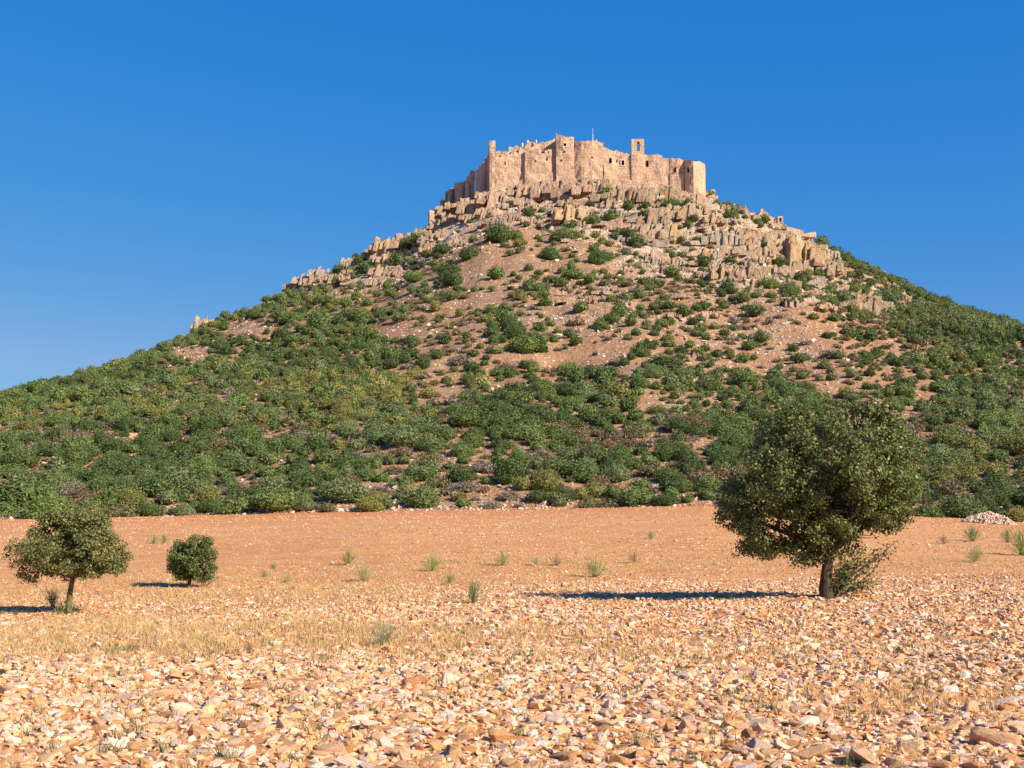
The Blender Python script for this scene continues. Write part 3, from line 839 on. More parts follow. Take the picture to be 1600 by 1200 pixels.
for px, py, wd, kd, tone in [
        (600, 392, 34, 'crag', 2), (620, 384, 32, 'crag', 0), (640, 380, 40, 'crag', 1), (660, 374, 40, 'crag', 2), (680, 360, 34, 'crag', 0), (700, 350, 36, 'crag', 0),
        (545, 412, 24, 'crag', 0), (700, 330, 30, 'crag', 0), (722, 328, 34, 'crag', 2), (745, 322, 36, 'crag', 0), (762, 318, 34, 'crag', 1), (735, 345, 34, 'crag', 0),
        (760, 336, 34, 'crag', 0), (785, 310, 40, 'ledge', 1), (815, 305, 44, 'crag', 1), (848, 298, 44, 'crag', 1), (835, 282, 40, 'ledge', 1), (866, 290, 34, 'crag', 1),
        (885, 296, 44, 'crag', 0), (905, 295, 48, 'crag', 1), (925, 292, 40, 'crag', 1), (945, 298, 40, 'crag', 1), (885, 335, 34, 'crag', 2), (900, 340, 40, 'crag', 0),
        (880, 304, 60, 'crag', 1), (912, 303, 60, 'crag', 0), (940, 305, 60, 'crag', 1), (970, 312, 56, 'crag', 0), (1000, 316, 56, 'crag', 0), (1035, 312, 50, 'crag', 0), (1075, 322, 50, 'crag', 1),
        (1060, 345, 60, 'crag', 0), (1030, 375, 60, 'crag', 0), (600, 396, 56, 'crag', 2), (640, 388, 56, 'crag', 2), (1200, 400, 70, 'crag', 0), (1240, 415, 80, 'crag', 2), (1270, 428, 70, 'crag', 0), (1170, 400, 56, 'crag', 0),
        (1350, 486, 60, 'crag', 0), (770, 320, 50, 'crag', 1), (740, 335, 50, 'crag', 0), (890, 345, 50, 'crag', 2),
        (965, 308, 34, 'crag', 2), (985, 306, 40, 'crag', 0), (1005, 312, 40, 'crag', 0), (1025, 318, 36, 'crag', 0), (1045, 340, 46, 'crag', 0), (1020, 352, 46, 'crag', 0),
        (1035, 365, 44, 'crag', 3), (1060, 310, 30, 'crag', 1), (1080, 312, 30, 'crag', 0), (985, 360, 34, 'crag', 2), (1115, 350, 34, 'crag', 0), (1100, 335, 30, 'crag', 0),
        (1130, 380, 44, 'crag', 3), (1155, 375, 40, 'crag', 0), (1165, 388, 40, 'crag', 2), (1185, 382, 56, 'crag', 0), (1205, 385, 56, 'crag', 0), (1225, 390, 60, 'crag', 0),
        (1245, 400, 60, 'crag', 2), (1262, 412, 60, 'crag', 2), (1280, 424, 50, 'crag', 0), (1240, 372, 50, 'ledge', 0), (1220, 368, 50, 'ledge', 0), (1260, 390, 50, 'ledge', 0),
        (1100, 398, 40, 'ledge', 1), (1130, 435, 44, 'crag', 2), (1150, 438, 40, 'crag', 1), (1175, 430, 40, 'crag', 0), (1235, 446, 24, 'boulder', 0),
        (1270, 462, 50, 'ledge', 0), (1290, 455, 40, 'ledge', 0), (1345, 478, 44, 'crag', 2), (1362, 480, 36, 'crag', 0), (1330, 465, 30, 'ledge', 0), (1395, 475, 30, 'ledge', 0),
        (1195, 440, 30, 'crag', 0), (945, 460, 20, 'boulder', 3), (520, 438, 30, 'crag', 0), (500, 432, 36, 'crag', 3), (475, 440, 36, 'crag', 0), (455, 447, 26, 'crag', 0),
        (590, 445, 30, 'crag', 0), (540, 440, 26, 'crag', 1), (318, 508, 46, 'crag', 2), (306, 507, 16, 'crag', 0), (126, 580, 18, 'crag', 2), (1372, 417, 22, 'ledge', 1),
        (1085, 560, 18, 'crag', 0), (1135, 560, 14, 'boulder', 0), (806, 450, 14, 'boulder', 0), (1440, 585, 12, 'boulder', 3), (412, 488, 14, 'crag', 0), (430, 492, 16, 'ledge', 1),
        (830, 330, 24, 'crag', 0), (800, 345, 28, 'ledge', 1), (770, 352, 30, 'crag', 3), (850, 330, 24, 'ledge', 1), (712, 385, 24, 'crag', 0), (1310, 478, 20, 'boulder', 0)]:
    place_crag(px, py, wd, kd, tone)
# more of them where the ground is rocky
cnt = 0
while cnt < 230:
    px = rnd.uniform(430, 1430); py = rnd.uniform(292, 500)
    if rnd.random() > rock_at(np.array(px), np.array(py)) * .9: continue
    top = np.interp(px, [a for a, b in _sil], [b for a, b in _sil])
    if py < top + 6: continue
    place_crag(px, py, rnd.uniform(14, 32), rnd.choice(['crag', 'crag', 'crag', 'ledge', 'boulder']))
    cnt += 1
crowd_labels(crag_items)

# scree and loose stones over the slope: nobody could count them
sv_ = [bm_arrays(hull_rock(9, (1, .8, .6), rnd, 3)) for _ in range(10)]
nS = 60000
sx_ = RNG.uniform(-.5, .5, nS); sy_ = 131 + (430 - 131) * RNG.random(nS) ** 1.35
sx_ = sx_ * sy_; sz_ = hz(sx_, sy_)
qx, qy = proj(sx_, sy_, sz_)
rk = rock_at(qx, qy)
br = inside(qx, qy, _bare)
keep = RNG.random(nS) < np.clip(.10 + .9 * rk + .35 * br + .30 * (fbm(sx_, sy_, 25, 3, 51) > .12), 0, 1)
keep |= (sy_ < 136) & (RNG.random(nS) < .6)
sx_, sy_, sz_, rk = sx_[keep], sy_[keep], sz_[keep], rk[keep]
nS = len(sx_)
sc = np.exp(RNG.normal(-1.45, .45, nS)) * (1 + .8 * rk) * (.5 + sy_ / 430)
scl = sc[:, None] * RNG.uniform(.6, 1.2, (nS, 3))
tb = np.array([(.60, .43, .29), (.64, .50, .38), (.55, .43, .35), (.66, .46, .27), (.70, .60, .50)])[RNG.integers(0, 5, nS)]
V, Fc, A, E = bake(sv_, RNG.integers(0, 10, nS), np.stack([sx_, sy_, sz_ + sc * .15], 1), scl, RNG.uniform(-.5, .5, (nS, 3)) * np.array([1, 1, 6]), tb)
o = mesh_obj('scree', raw_mesh('scree', V, Fc, mat_scree, {'tint': A}))
tag(o, 'loose pale stones and scree strewn over the bare earth of the hillside', 'scree', kind='stuff')
print('scree', nS, len(Fc))

# ------------------------------------------------------------------ castle
def wall_mesh(name, prof, bot, depth, thick, parent, windows=(), mat=None, step=.8, rough=.3, origin=None, nm_window='window'):
    """prof: [(px, py_top, d)] along the front; solid wall `thick` m deep; windows (px0, px1, py0, py1, arched)"""
    m_ = mat or mat_wall
    pts = [W(a, b_, d) for a, b_, d in prof]
    X0, X1 = pts[0].x, pts[-1].x
    xb = [p.x for p in pts]; zb_ = [p.z for p in pts]; db = [p.y for p in pts]
    wr = []
    for (a, c_, t_, b_, arch) in windows:
        d = np.interp(W((a + c_) / 2, t_, prof[0][2]).x, xb, db)
        p, q = W(a, t_, d), W(c_, b_, d)
        wr.append((p.x, q.x, q.z, p.z))
    brk = sorted(set([X0, X1] + [x for r in wr for x in r[:2]] + xb))
    cols = [X0]
    for a, c_ in zip(brk[:-1], brk[1:]):
        if c_ - a < 1e-3: continue
        k = max(1, round((c_ - a) / step))
        cols += [a + (c_ - a) * (i + 1) / k for i in range(k)]
    r = random.Random(hash((round(X0, 2), round(X1, 2))) & 65535)
    zbot = W(prof[0][0], bot, prof[0][2]).z - 4.0
    zmin = min(zb_) - .7
    zbk = sorted(set([zbot, zmin] + [z for q in wr for z in q[2:] if z < zmin]))
    rows = [zbot]
    for a, c_ in zip(zbk[:-1], zbk[1:]):
        k = max(1, round((c_ - a) / step))
        rows += [a + (c_ - a) * (i + 1) / k for i in range(k)]
    nx, nz = len(cols), len(rows) + 1
    bm = bmesh.new(); Fv = []
    ox = parent.location if parent else Vector((0, 0, 0))
    for i, x in enumerate(cols):
        d = np.interp(x, xb, db); zt = np.interp(x, xb, zb_) + (r.uniform(-.55, .3) - .8 * max(0, float(fbm(x, d, 3.5, 2, 71))) if 0 < i < nx - 1 else 0)
        col = []
        for j in range(nz):
            z = zt if j == nz - 1 else rows[j]
            off = float(fbm(x * 1.0, z * 1.0 + d * 3, 2.5, 3, 8)) * rough * 2
            col.append(bm.verts.new(Vector((x, d + off, z)) - ox))
        Fv.append(col)
    for i in range(nx - 1):
        xc = (cols[i] + cols[i + 1]) / 2
        for j in range(nz - 1):
            if j < nz - 2:
                zc = (rows[j] + rows[j + 1]) / 2
                if any(q[0] < xc < q[1] and q[2] < zc < q[3] for q in wr): continue
            bm.faces.new((Fv[i][j], Fv[i + 1][j], Fv[i + 1][j + 1], Fv[i][j + 1]))
    Bt = [bm.verts.new(Fv[i][-1].co + Vector((0, thick, r.uniform(-.2, .1)))) for i in range(nx)]
    Bb = [bm.verts.new(Vector((Fv[i][0].co.x, Bt[i].co.y, Fv[i][0].co.z))) for i in range(nx)]
    for i in range(nx - 1):
        bm.faces.new((Fv[i][-1], Fv[i + 1][-1], Bt[i + 1], Bt[i]))
        bm.faces.new((Bt[i], Bt[i + 1], Bb[i + 1], Bb[i]))
    bm.faces.new([Fv[0][j] for j in range(nz)] + [Bt[0], Bb[0]])
    bm.faces.new([Bb[-1], Bt[-1]] + [Fv[-1][j] for j in range(nz - 1, -1, -1)])
    bmesh.ops.triangulate(bm, faces=[f for f in bm.faces if len(f.verts) > 4])
    me = bpy.data.meshes.new(name); bm.to_mesh(me); bm.free(); me.materials.append(m_)
    o = mesh_obj(name, me, parent)
    for (x0, x1, z0, z1), wd in zip(wr, windows):
        d = float(np.interp((x0 + x1) / 2, xb, db))
        wm = bmesh.new(); dd = min(2.2, thick * .8)
        def q4(a, b_, c_, e):
            f = wm.faces.new([wm.verts.new(Vector(v) - ox) for v in (a, b_, c_, e)])
            return f
        y0, y1 = d - .02, d + dd
        q4((x0, y0, z0), (x0, y1, z0), (x0, y1, z1), (x0, y0, z1))
        q4((x1, y0, z0), (x1, y0, z1), (x1, y1, z1), (x1, y1, z0))
        q4((x0, y0, z0), (x1, y0, z0), (x1, y1, z0), (x0, y1, z0))
        q4((x0, y0, z1), (x0, y1, z1), (x1, y1, z1), (x1, y0, z1))
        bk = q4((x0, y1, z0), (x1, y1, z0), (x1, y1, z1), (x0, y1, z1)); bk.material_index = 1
        if wd[4] == 'frame':          # pale dressed stone round the opening
            e = .3; yf, yb = d - .22, d - .02 + .3
            for (a0, a1, c0, c1) in ((x0 - e, x0, z0 - e, z1 + e), (x1, x1 + e, z0 - e, z1 + e), (x0, x1, z1, z1 + e), (x0, x1, z0 - e, z0)):
                r_ = bmesh.ops.create_cube(wm, size=1)
                for v in r_['verts']:
                    v.co = Vector(((a0 + a1) / 2 + v.co.x * (a1 - a0), (yf + yb) / 2 + v.co.y * (yb - yf), (c0 + c1) / 2 + v.co.z * (c1 - c0))) - ox
                for f in {f for v in r_['verts'] for f in v.link_faces}: f.material_index = 2
        elif wd[4] == 'arch':         # rounded head filling the upper corners
            rad = (x1 - x0) / 2; xc = (x0 + x1) / 2
            for sgn in (-1, 1):
                vs = [Vector((xc + sgn * rad, d - .01, z1))] + [Vector((xc + sgn * rad * math.cos(t_), d - .01, z1 - rad + rad * math.sin(t_))) for t_ in np.linspace(0, math.pi / 2, 6)]
                f0 = wm.faces.new([wm.verts.new(v - ox) for v in (vs if sgn < 0 else vs[::-1])])
                f0.material_index = 3
        wme = bpy.data.meshes.new(nm_window); wm.to_mesh(wme); wm.free()
        for mm in (mat_wall, mat_dark, mat_pale, mat_wall): wme.materials.append(mm)
        mesh_obj(nm_window, wme, o)
    return o

c0 = W(930, 285, 430)
castle = tag(empty('castle', c0), 'ruined pinkish stone fortress with bell gable crowning the rocky summit', 'castle')
# front wall, left to right
wall_mesh('corner_tower', [(765, 219.5, 423.6), (769, 218, 423.4), (774, 219.5, 423.6)], 292, 0, 6, castle)
wall_mesh('curtain_wall', [(774, 236, 423.9), (783, 235.5, 423.9), (796, 236, 423.9), (808, 237, 424), (821, 238, 424)], 290, 0, 4, castle,
          [(783, 786, 237.6, 239.8, ''), (797, 799.5, 237.6, 239, ''), (788.2, 790.2, 252, 257.5, ''), (780.6, 783.2, 243, 245, '')])
wall_mesh('rear_wall', [(795, 229, 432), (802, 228, 432), (809, 226.5, 432), (811, 231, 432)], 250, 0, 3, castle)
wall_mesh('curtain_wall', [(820, 233.5, 423.2), (836, 232.5, 422.8), (852, 233.5, 422.8), (869, 234, 423.2)], 285, 0, 5, castle,
          [(835.5, 837.3, 250, 254.5, ''), (854, 856, 245.5, 250.6, ''), (846, 851, 236.4, 239.6, ''), (856, 858.4, 236.6, 239.4, ''), (827, 831, 236.5, 237.8, '')])
wall_mesh('rear_wall', [(811, 231, 430), (822, 226, 430), (823, 222.5, 430), (838, 222.5, 430), (850, 221, 430), (851, 220, 430), (862, 217, 430), (869.5, 214.5, 430)], 245, 0, 6, castle)
wall_mesh('keep', [(868.8, 208.3, 422.2), (876, 208.3, 422), (879, 211, 422), (896, 213.5, 422), (897, 213.8, 422.3)], 285, 0, 14, castle,
          [(880.5, 885, 224, 228.6, 'frame'), (876.5, 879, 249, 251, ''), (880, 884, 236.2, 237.4, '')])
wall_mesh('main_hall', [(897, 220, 422.6), (902, 219.5, 422), (908, 219.5, 421.5), (925, 220, 421.3), (943.5, 222.3, 422)], 285, 0, 14, castle,
          [(924, 927.5, 245, 246.6, ''), (893.2 + 5, 895 + 4.2, 222, 229, '')])
wall_mesh('refectory_wing', [(943.5, 230, 422.6), (952, 231.5, 422.8), (960, 234, 423), (972, 236.5, 423), (987, 240.5, 422.8)], 288, 0, 12, castle,
          [(951.5, 956, 247, 255.6, 'frame'), (971, 975.5, 250.5, 258.6, 'frame'), (963.7, 965, 249, 254, '')])
wall_mesh('buttress', [(986.5, 240, 422.2), (996, 240.4, 422), (1004.5, 240.6, 422.2)], 292, 0, 6, castle, rough=.12)
wall_mesh('church_nave', [(1004.5, 241, 422.4), (1018, 241, 422.3), (1027, 240, 422.2), (1036, 244, 422), (1046, 247, 421.8)], 294, 0, 16, castle,
          [(1010, 1013.6, 250.5, 260.3, 'arch')])
wall_mesh('church_aisle', [(1046, 247.2, 421.7), (1058, 247, 421), (1068, 248.5, 421)], 298, 0, 16, castle,
          [(1053.5, 1056.8, 261, 268.6, 'arch')])
wall_mesh('apse', [(1068, 250.5, 421.3), (1071, 250, 420.4), (1076, 249.5, 419), (1083, 249, 418), (1090, 250.5, 418.6), (1096, 254, 421), (1100.5, 257, 425), (1101.8, 258, 430)], 300, 0, 12, castle,
          [(1074, 1077.2, 261.5, 269, 'arch')])
wall_mesh('parapet', [(1014, 243, 432), (1024, 239.6, 432), (1034, 242, 432)], 250, 0, 3, castle)
wall_mesh('footing_wall', [(946, 276, 419.4), (965, 278.5, 419.2), (990, 281, 418.6), (1015, 285, 418.4), (1045, 290, 418), (1060, 292, 417.6)], 300, 0, 5, castle)

# bell gable with an open arch
def arch_wall(name, pxl, pxr, pyt, pyb, ol, orr, ot, ob, d, th, parent):
    """free standing wall with a round headed hole that goes right through"""
    A, B = W(pxl, pyt, d), W(pxr, pyb, d); a, b_ = W(ol, ot, d), W(orr, ob, d)
    ox = parent.location
    rad = (b_.x - a.x) / 2; xc = (a.x + b_.x) / 2; spring = a.z - rad
    k = 8
    inner = [(a.x, b_.z)] + [(xc - rad * math.cos(t_), spring + rad * math.sin(t_)) for t_ in np.linspace(0, math.pi, k)] + [(b_.x, b_.z)]
    outer = []
    for i, (x, z) in enumerate(inner):
        if i == 0: outer.append((A.x, B.z))
        elif i == len(inner) - 1: outer.append((B.x, B.z))
        else:
            t_ = (i - 1) / (k - 1)
            # walk up the left side, across the top, down the right side
            path = [(A.x, spring), (A.x, A.z), (B.x, A.z + .1), (B.x, spring)]
            seg = [spring - A.z, B.x - A.x, spring - A.z]; L = [abs(s) for s in seg]; s = t_ * sum(L)
            for q in range(3):
                if s <= L[q] + 1e-6:
                    f = s / L[q]; outer.append((path[q][0] + (path[q + 1][0] - path[q][0]) * f, path[q][1] + (path[q + 1][1] - path[q][1]) * f)); break
                s -= L[q]
    # force exact corners
    def near(pt): return min(range(1, len(outer) - 1), key=lambda i: (outer[i][0] - pt[0]) ** 2 + (outer[i][1] - pt[1]) ** 2)
    outer[near((A.x, A.z))] = (A.x, A.z); outer[near((B.x, A.z))] = (B.x, A.z)
    bm = bmesh.new()
    def ring(pts, y): return [bm.verts.new(Vector((x, y, z)) - ox) for x, z in pts]
    i0, o0, i1, o1 = ring(inner, d), ring(outer, d), ring(inner, d + th), ring(outer, d + th)
    for i in range(len(inner) - 1):
        bm.faces.new((o0[i], i0[i], i0[i + 1], o0[i + 1])); bm.faces.new((o1[i], o1[i + 1], i1[i + 1], i1[i]))
        bm.faces.new((i0[i], i1[i], i1[i + 1], i0[i + 1])); bm.faces.new((o0[i], o0[i + 1], o1[i + 1], o1[i]))
    # sill under the hole
    s0 = W(ol, pyb + 6, d).z
    p = [Vector((A.x, d, B.z)), Vector((B.x, d, B.z)), Vector((B.x, d, s0)), Vector((A.x, d, s0))]
    f = [bm.verts.new(v - ox) for v in p]; g_ = [bm.verts.new(v + Vector((0, th, 0)) - ox) for v in p]
    bm.faces.new(f[::-1]); bm.faces.new(g_)
    for i in range(4): bm.faces.new((f[i], f[(i + 1) % 4], g_[(i + 1) % 4], g_[i]))
    me = bpy.data.meshes.new(name); bm.to_mesh(me); bm.free(); me.materials.append(mat_wall)
    return mesh_obj(name, me, parent)
arch_wall('bell_gable', 986.6, 1006.6, 217.3, 236.3, 994.8, 999.8, 221, 236.3, 422.4, 2.4, castle)
for px, py in ((816, 224.5), (824.5, 220), (838, 218.6), (931, 218.6)):    # little stubs of masonry on the wall tops
    p = W(px, py, 429 if px < 900 else 424)
    V, Fc = bm_arrays(hull_rock(14, (.45, .45, .9), rnd, 3))
    me = raw_mesh('merlon', V, Fc, mat_pale); o = mesh_obj('merlon', me, castle); o.location = p - castle.location - Vector((0, 0, .5))

def tower(name, pxL, pxA, pxB, top, bot, d, k, parent, jag=.3):
    """rotated block tower; pxL..pxA is the shaded side, pxA..pxB the lit front"""
    ox = parent.location if parent else Vector()
    A, B, L = W(pxA, top, d), W(pxB, top, d + .6), W(pxL, top, d + k)
    A.z = B.z = L.z = W(pxA, top, d).z
    Q = L + B - A
    base = W(pxA, bot, d).z - 4
    bm = bmesh.new(); r = random.Random(int(pxA * 10))
    corners = [L, A, B, Q]; ringp = []
    for a, b_ in zip(corners, corners[1:] + corners[:1]):
        kk = max(1, round((b_ - a).length / 1.0))
        for i in range(kk): ringp.append(a.lerp(b_, i / kk))
    zs = np.linspace(base, A.z, max(3, round((A.z - base) / 1.2)))
    rows = []
    for j, z in enumerate(zs):
        rows.append([bm.verts.new(Vector((p.x + r.uniform(-.07, .07), p.y + r.uniform(-.1, .1), z + (r.uniform(-jag, jag) if j == len(zs) - 1 else 0))) - ox) for p in ringp])
    m = len(ringp)
    for j in range(len(zs) - 1):
        for i in range(m): bm.faces.new((rows[j][i], rows[j][(i + 1) % m], rows[j + 1][(i + 1) % m], rows[j + 1][i]))
    bmesh.ops.triangulate(bm, faces=[bm.faces.new(rows[-1])])
    me = bpy.data.meshes.new(name); bm.to_mesh(me); bm.free(); me.materials.append(mat_wall)
    return mesh_obj(name, me, parent)

# the shaded west wall falling away behind the corner tower
def strip_wall(name, pts, bot, th, parent, jag=.3):
    """wall along points (px, py_top, d); shaded or lit as the sun finds it"""
    ox = parent.location if parent else Vector()
    P_ = [W(*p) for p in pts]; bm = bmesh.new(); r = random.Random(int(pts[0][0]))
    Q = []
    for a, b_ in zip(P_[:-1], P_[1:]):
        kk = max(1, round((b_ - a).length / 1.0)); Q += [a.lerp(b_, i / kk) for i in range(kk)]
    Q.append(P_[-1])
    t_ = (P_[-1] - P_[0]); nrm = Vector((-t_.y, t_.x, 0)).normalized()
    if nrm.y < 0: nrm = -nrm
    zb = [W(pts[0][0], bot, q.y).z - 4 for q in Q]
    rows = []
    for q, z0 in zip(Q, zb):
        zt = q.z + r.uniform(-jag, jag)
        a = [bm.verts.new(Vector((q.x, q.y, z0 + (zt - z0) * f)) + nrm * r.uniform(-.1, .1) - ox) for f in np.linspace(0, 1, 9)]
        b_ = [bm.verts.new(Vector((q.x, q.y, z)) + nrm * th - ox) for z in (z0, zt)]
        rows.append((a, b_))
    for (a, b_), (c_, d_) in zip(rows[:-1], rows[1:]):
        for i in range(8): bm.faces.new((a[i], c_[i], c_[i + 1], a[i + 1]))
        bm.faces.new((a[-1], c_[-1], d_[1], b_[1])); bm.faces.new((b_[0], b_[1], d_[1], d_[0]))
    bmesh.ops.triangulate(bm, faces=[bm.faces.new(rows[0][0] + [rows[0][1][1], rows[0][1][0]]), bm.faces.new((rows[-1][0] + [rows[-1][1][1], rows[-1][1][0]])[::-1])])
    bmesh.ops.recalc_face_normals(bm, faces=bm.faces)
    me = bpy.data.meshes.new(name); bm.to_mesh(me); bm.free(); me.materials.append(mat_wall)
    return mesh_obj(name, me, parent)
strip_wall('west_wall', [(765.6, 236, 425), (763, 240, 433), (760, 246, 438), (756, 253, 444), (750, 259, 452), (743, 267.5, 461)], 292, 2, castle)
tower('buttress', 756.2, 758.2, 762.2, 246, 292, 438, 4, castle)
tower('stair_turret', 763.3, 764.8, 767, 224, 292, 428, 3, castle)

ow = tag(empty('outer_wall', W(712, 318, 432)), 'ruined outer wall with square and round towers stepping down left of the castle', 'wall')
tower('square_tower', 732.2, 735, 742, 266.5, 302, 436, 7, ow)
strip_wall('low_wall', [(733, 276, 440), (729, 275.5, 441), (728.5, 281, 441), (724, 284, 442)], 300, 1.6, ow)
# round tower
ctr = W(718.5, 287.5, 438); rad = W(727, 287.5, 438).x - ctr.x
bm = bmesh.new(); rows = []
zb0 = W(718, 318, 438).z - 4
for j, z in enumerate(np.linspace(zb0, ctr.z, 12)):
    rows.append([bm.verts.new(Vector((ctr.x + math.cos(a) * (rad + rnd.uniform(-.06, .06)), ctr.y + math.sin(a) * rad, z + (rnd.uniform(-.2, .25) if j == 11 else 0))) - ow.location) for a in np.linspace(0, 2 * math.pi, 29)[:-1]])
for j in range(11):
    for i in range(28): bm.faces.new((rows[j][i], rows[j][(i + 1) % 28], rows[j + 1][(i + 1) % 28], rows[j + 1][i]))
bm.faces.new(rows[-1])
me = bpy.data.meshes.new('round_tower'); bm.to_mesh(me); bm.free(); me.materials.append(mat_wall)
mesh_obj('round_tower', me, ow)
strip_wall('low_wall', [(733, 287, 435), (726, 287.5, 436)], 305, 1.6, ow)
tower('square_tower', 699.8, 701.2, 705.6, 295.5, 322, 436, 5, ow)
strip_wall('low_wall', [(705.5, 297, 440), (711, 294, 446)], 315, 1.4, ow)
tower('square_tower', 695.2, 696.6, 700, 297.5, 322, 440, 4, ow)
tower('square_tower', 687.8, 689.2, 693.4, 311.5, 328, 440, 4, ow)
strip_wall('low_wall', [(693, 314, 444), (696, 313, 448)], 325, 1.4, ow)
tower('ruined_block', 669, 671.2, 680, 328.5, 343, 434, 4, ow)
strip_wall('low_wall', [(680, 329, 439), (686, 326, 442)], 340, 1.4, ow)

e = tag(empty('ruined_gatehouse', W(1112, 318, 428)), 'stub of ruined wall with tiny arched lookout just right of the castle apse', 'ruin')
wall_mesh('wall', [(1100, 296, 426), (1104, 300, 426), (1108, 304.5, 426), (1122, 305.2, 426)], 320, 0, 4, e)
arch_wall('arched_lookout', 1111.6, 1117.6, 296, 303.5, 1113.2, 1116, 298.5, 303.5, 427, 2, e)
e = tag(empty('boundary_wall', W(1160, 330, 432)), 'low crumbling boundary wall running down the right ridge from the castle', 'wall')
strip_wall('wall', [(1122, 316, 431), (1132, 318, 431), (1150, 321, 431), (1156, 322, 431), (1158, 327, 431), (1172, 331, 431), (1186, 335, 431)], 336, 1.5, e, .45)
e = tag(empty('ruined_pinnacle', W(1192, 340, 431)), 'pointed stub of ruined masonry on the right ridge', 'ruin')
strip_wall('wall', [(1185, 335.5, 429), (1188.5, 331, 429), (1189, 327, 429), (1192.5, 325.5, 429), (1194, 329, 429), (1198, 332.5, 429), (1204, 337, 429), (1214, 343, 429)], 352, 3, e, .3)
e = tag(empty('ruined_turret', W(1220, 355, 430)), 'ruined turret with a dark arched opening farthest down the right ridge', 'ruin')
arch_wall('arched_turret', 1215, 1223.6, 338, 347.5, 1217.3, 1221.5, 340, 347.5, 428, 3, e)
tower('wall', 1214.6, 1215, 1223.8, 347.5, 362, 427.9, 3.2, e, .1)
e = tag(empty('stone_wall', W(1250, 370, 430)), 'low broken stone wall on the right ridge beyond the ruined turret', 'wall')
strip_wall('wall', [(1232, 358, 430), (1240, 362, 430), (1252, 366, 430), (1262, 370, 430), (1270, 374, 430)], 378, 1.4, e, .4)
# mast
m0, m1 = W(926.3, 222, 428), W(927, 200, 428)
bm = bmesh.new()
for r0, z0, z1 in ((.09, 0, (m1.z - m0.z) * .55), (.05, (m1.z - m0.z) * .55, m1.z - m0.z)):
    a = [bm.verts.new((math.cos(t_) * r0, math.sin(t_) * r0, z0)) for t_ in np.linspace(0, 6.283, 9)[:-1]]
    b_ = [bm.verts.new((math.cos(t_) * r0, math.sin(t_) * r0, z1)) for t_ in np.linspace(0, 6.283, 9)[:-1]]
    for i in range(8): bm.faces.new((a[i], a[(i + 1) % 8], b_[(i + 1) % 8], b_[i]))
    bm.faces.new(b_)
me = bpy.data.meshes.new('mast'); bm.to_mesh(me); bm.free(); me.materials.append(mat_metal)
o = mesh_obj('mast', me); o.location = m0; tag(o, 'thin pale mast standing on the castle hall roof', 'mast')

# rubble heap at the right edge of the field
rv = [bm_arrays(hull_rock(12, (1, .8, .65), rnd, 3)) for _ in range(10)]
hx, hy, hzv = on_field(1545, 818)
nH = 900
a = RNG.uniform(0, 6.28, nH); q = np.sqrt(RNG.random(nH))
X = hx + np.cos(a) * q * 2.6; Y = hy + np.sin(a) * q * 1.2
Z = np.array([gz(x, y) for x, y in zip(X, Y)]) + (1 - q ** 2) * .95 * (1 + .8 * fbm(X, Y, 1.3, 3, 17)) + .04
tb = np.array([(.66, .50, .38), (.72, .60, .48), (.60, .42, .30), (.56, .46, .40)])[RNG.integers(0, 4, nH)]
V, Fc, A, E = bake(rv, RNG.integers(0, 10, nH), np.stack([X - hx, Y - hy, Z - hzv], 1), RNG.uniform(.07, .17, (nH, 1)) * RNG.uniform(.7, 1.2, (nH, 3)), RNG.uniform(-3, 3, (nH, 3)), tb)
o = mesh_obj('stone_heap', raw_mesh('stone_heap', V, Fc, mat_gravel, {'tint': A})); o.location = (hx, hy, hzv)
tag(o, 'heap of cleared pale stones at the right end of the field under the scrub', 'stone heap')

# ------------------------------------------------------------------ field stones
STONE = [('peach', (.68, .425, .24), 8), ('cream', (.76, .58, .44), 6), ('orange', (.61, .32, .13), 4), ('rust brown', (.50, .25, .12), 2), ('pinkish', (.62, .43, .33), 4), ('greyish', (.56, .44, .37), 1), ('tan', (.64, .38, .19), 6)]
SW = np.array([s[2] for s in STONE], float); SW /= SW.sum()
SC = np.array([s[1] for s in STONE])
# detailed stones
def fine_stone(seed):
    r = random.Random(seed)
    bm = hull_rock(r.randint(13, 20), (1, r.uniform(.6, .95), r.uniform(.38, .72)), r, 4.0)
    bmesh.ops.dissolve_limit(bm, angle_limit=math.radians(14), verts=bm.verts, edges=bm.edges)
    bmesh.ops.bevel(bm, geom=list(bm.edges), offset=.07, segments=1, affect='EDGES', clamp_overlap=True)
    bmesh.ops.triangulate(bm, faces=bm.faces)
    bmesh.ops.subdivide_edges(bm, edges=bm.edges, cuts=1, use_grid_fill=True)
    for v in bm.verts:
        p = v.co
        k = 1 + .07 * float(fbm(p.x * 3 + p.z * 2 + seed, p.y * 3 - p.z * 2.3, 1.2, 3, 14))
        v.co = p * k
    V, Fc = bm_arrays(bm)
    return V, Fc
fstones = [fine_stone(500 + i) for i in range(26)]
fme = []
for V, Fc in fstones:
    me = raw_mesh('field_stone', V, Fc, mat_cobble); fme.append(me)

def grassiness(x, y):
    """0 bare stones .. 1 dry grass, following the pale belts of the photograph"""
    px, py = proj(x, y, gz(x, y))
    g = 1.1 * np.exp(-(((px - 330) / 560) ** 2 + ((py - 1000) / 36) ** 2) ** 1.5)
    g = np.maximum(g, .8 * np.exp(-(((px - 1050) / 330) ** 2 + ((py - 1020) / 20) ** 2)))
    g = np.maximum(g, .9 * np.exp(-(((px - 300) / 400) ** 2 + ((py - 925) / 22) ** 2)))
    g = np.maximum(g, .55 * np.exp(-(((px - 1430) / 200) ** 2 + ((py - 1100) / 22) ** 2)))
    g = np.maximum(g, .6 * np.exp(-(((px - 800) / 900) ** 2 + ((py - 880) / 14) ** 2)))
    return g * np.clip(.85 + 1.0 * fbm(x, y, 1.6, 3, 33), 0, 1.3)

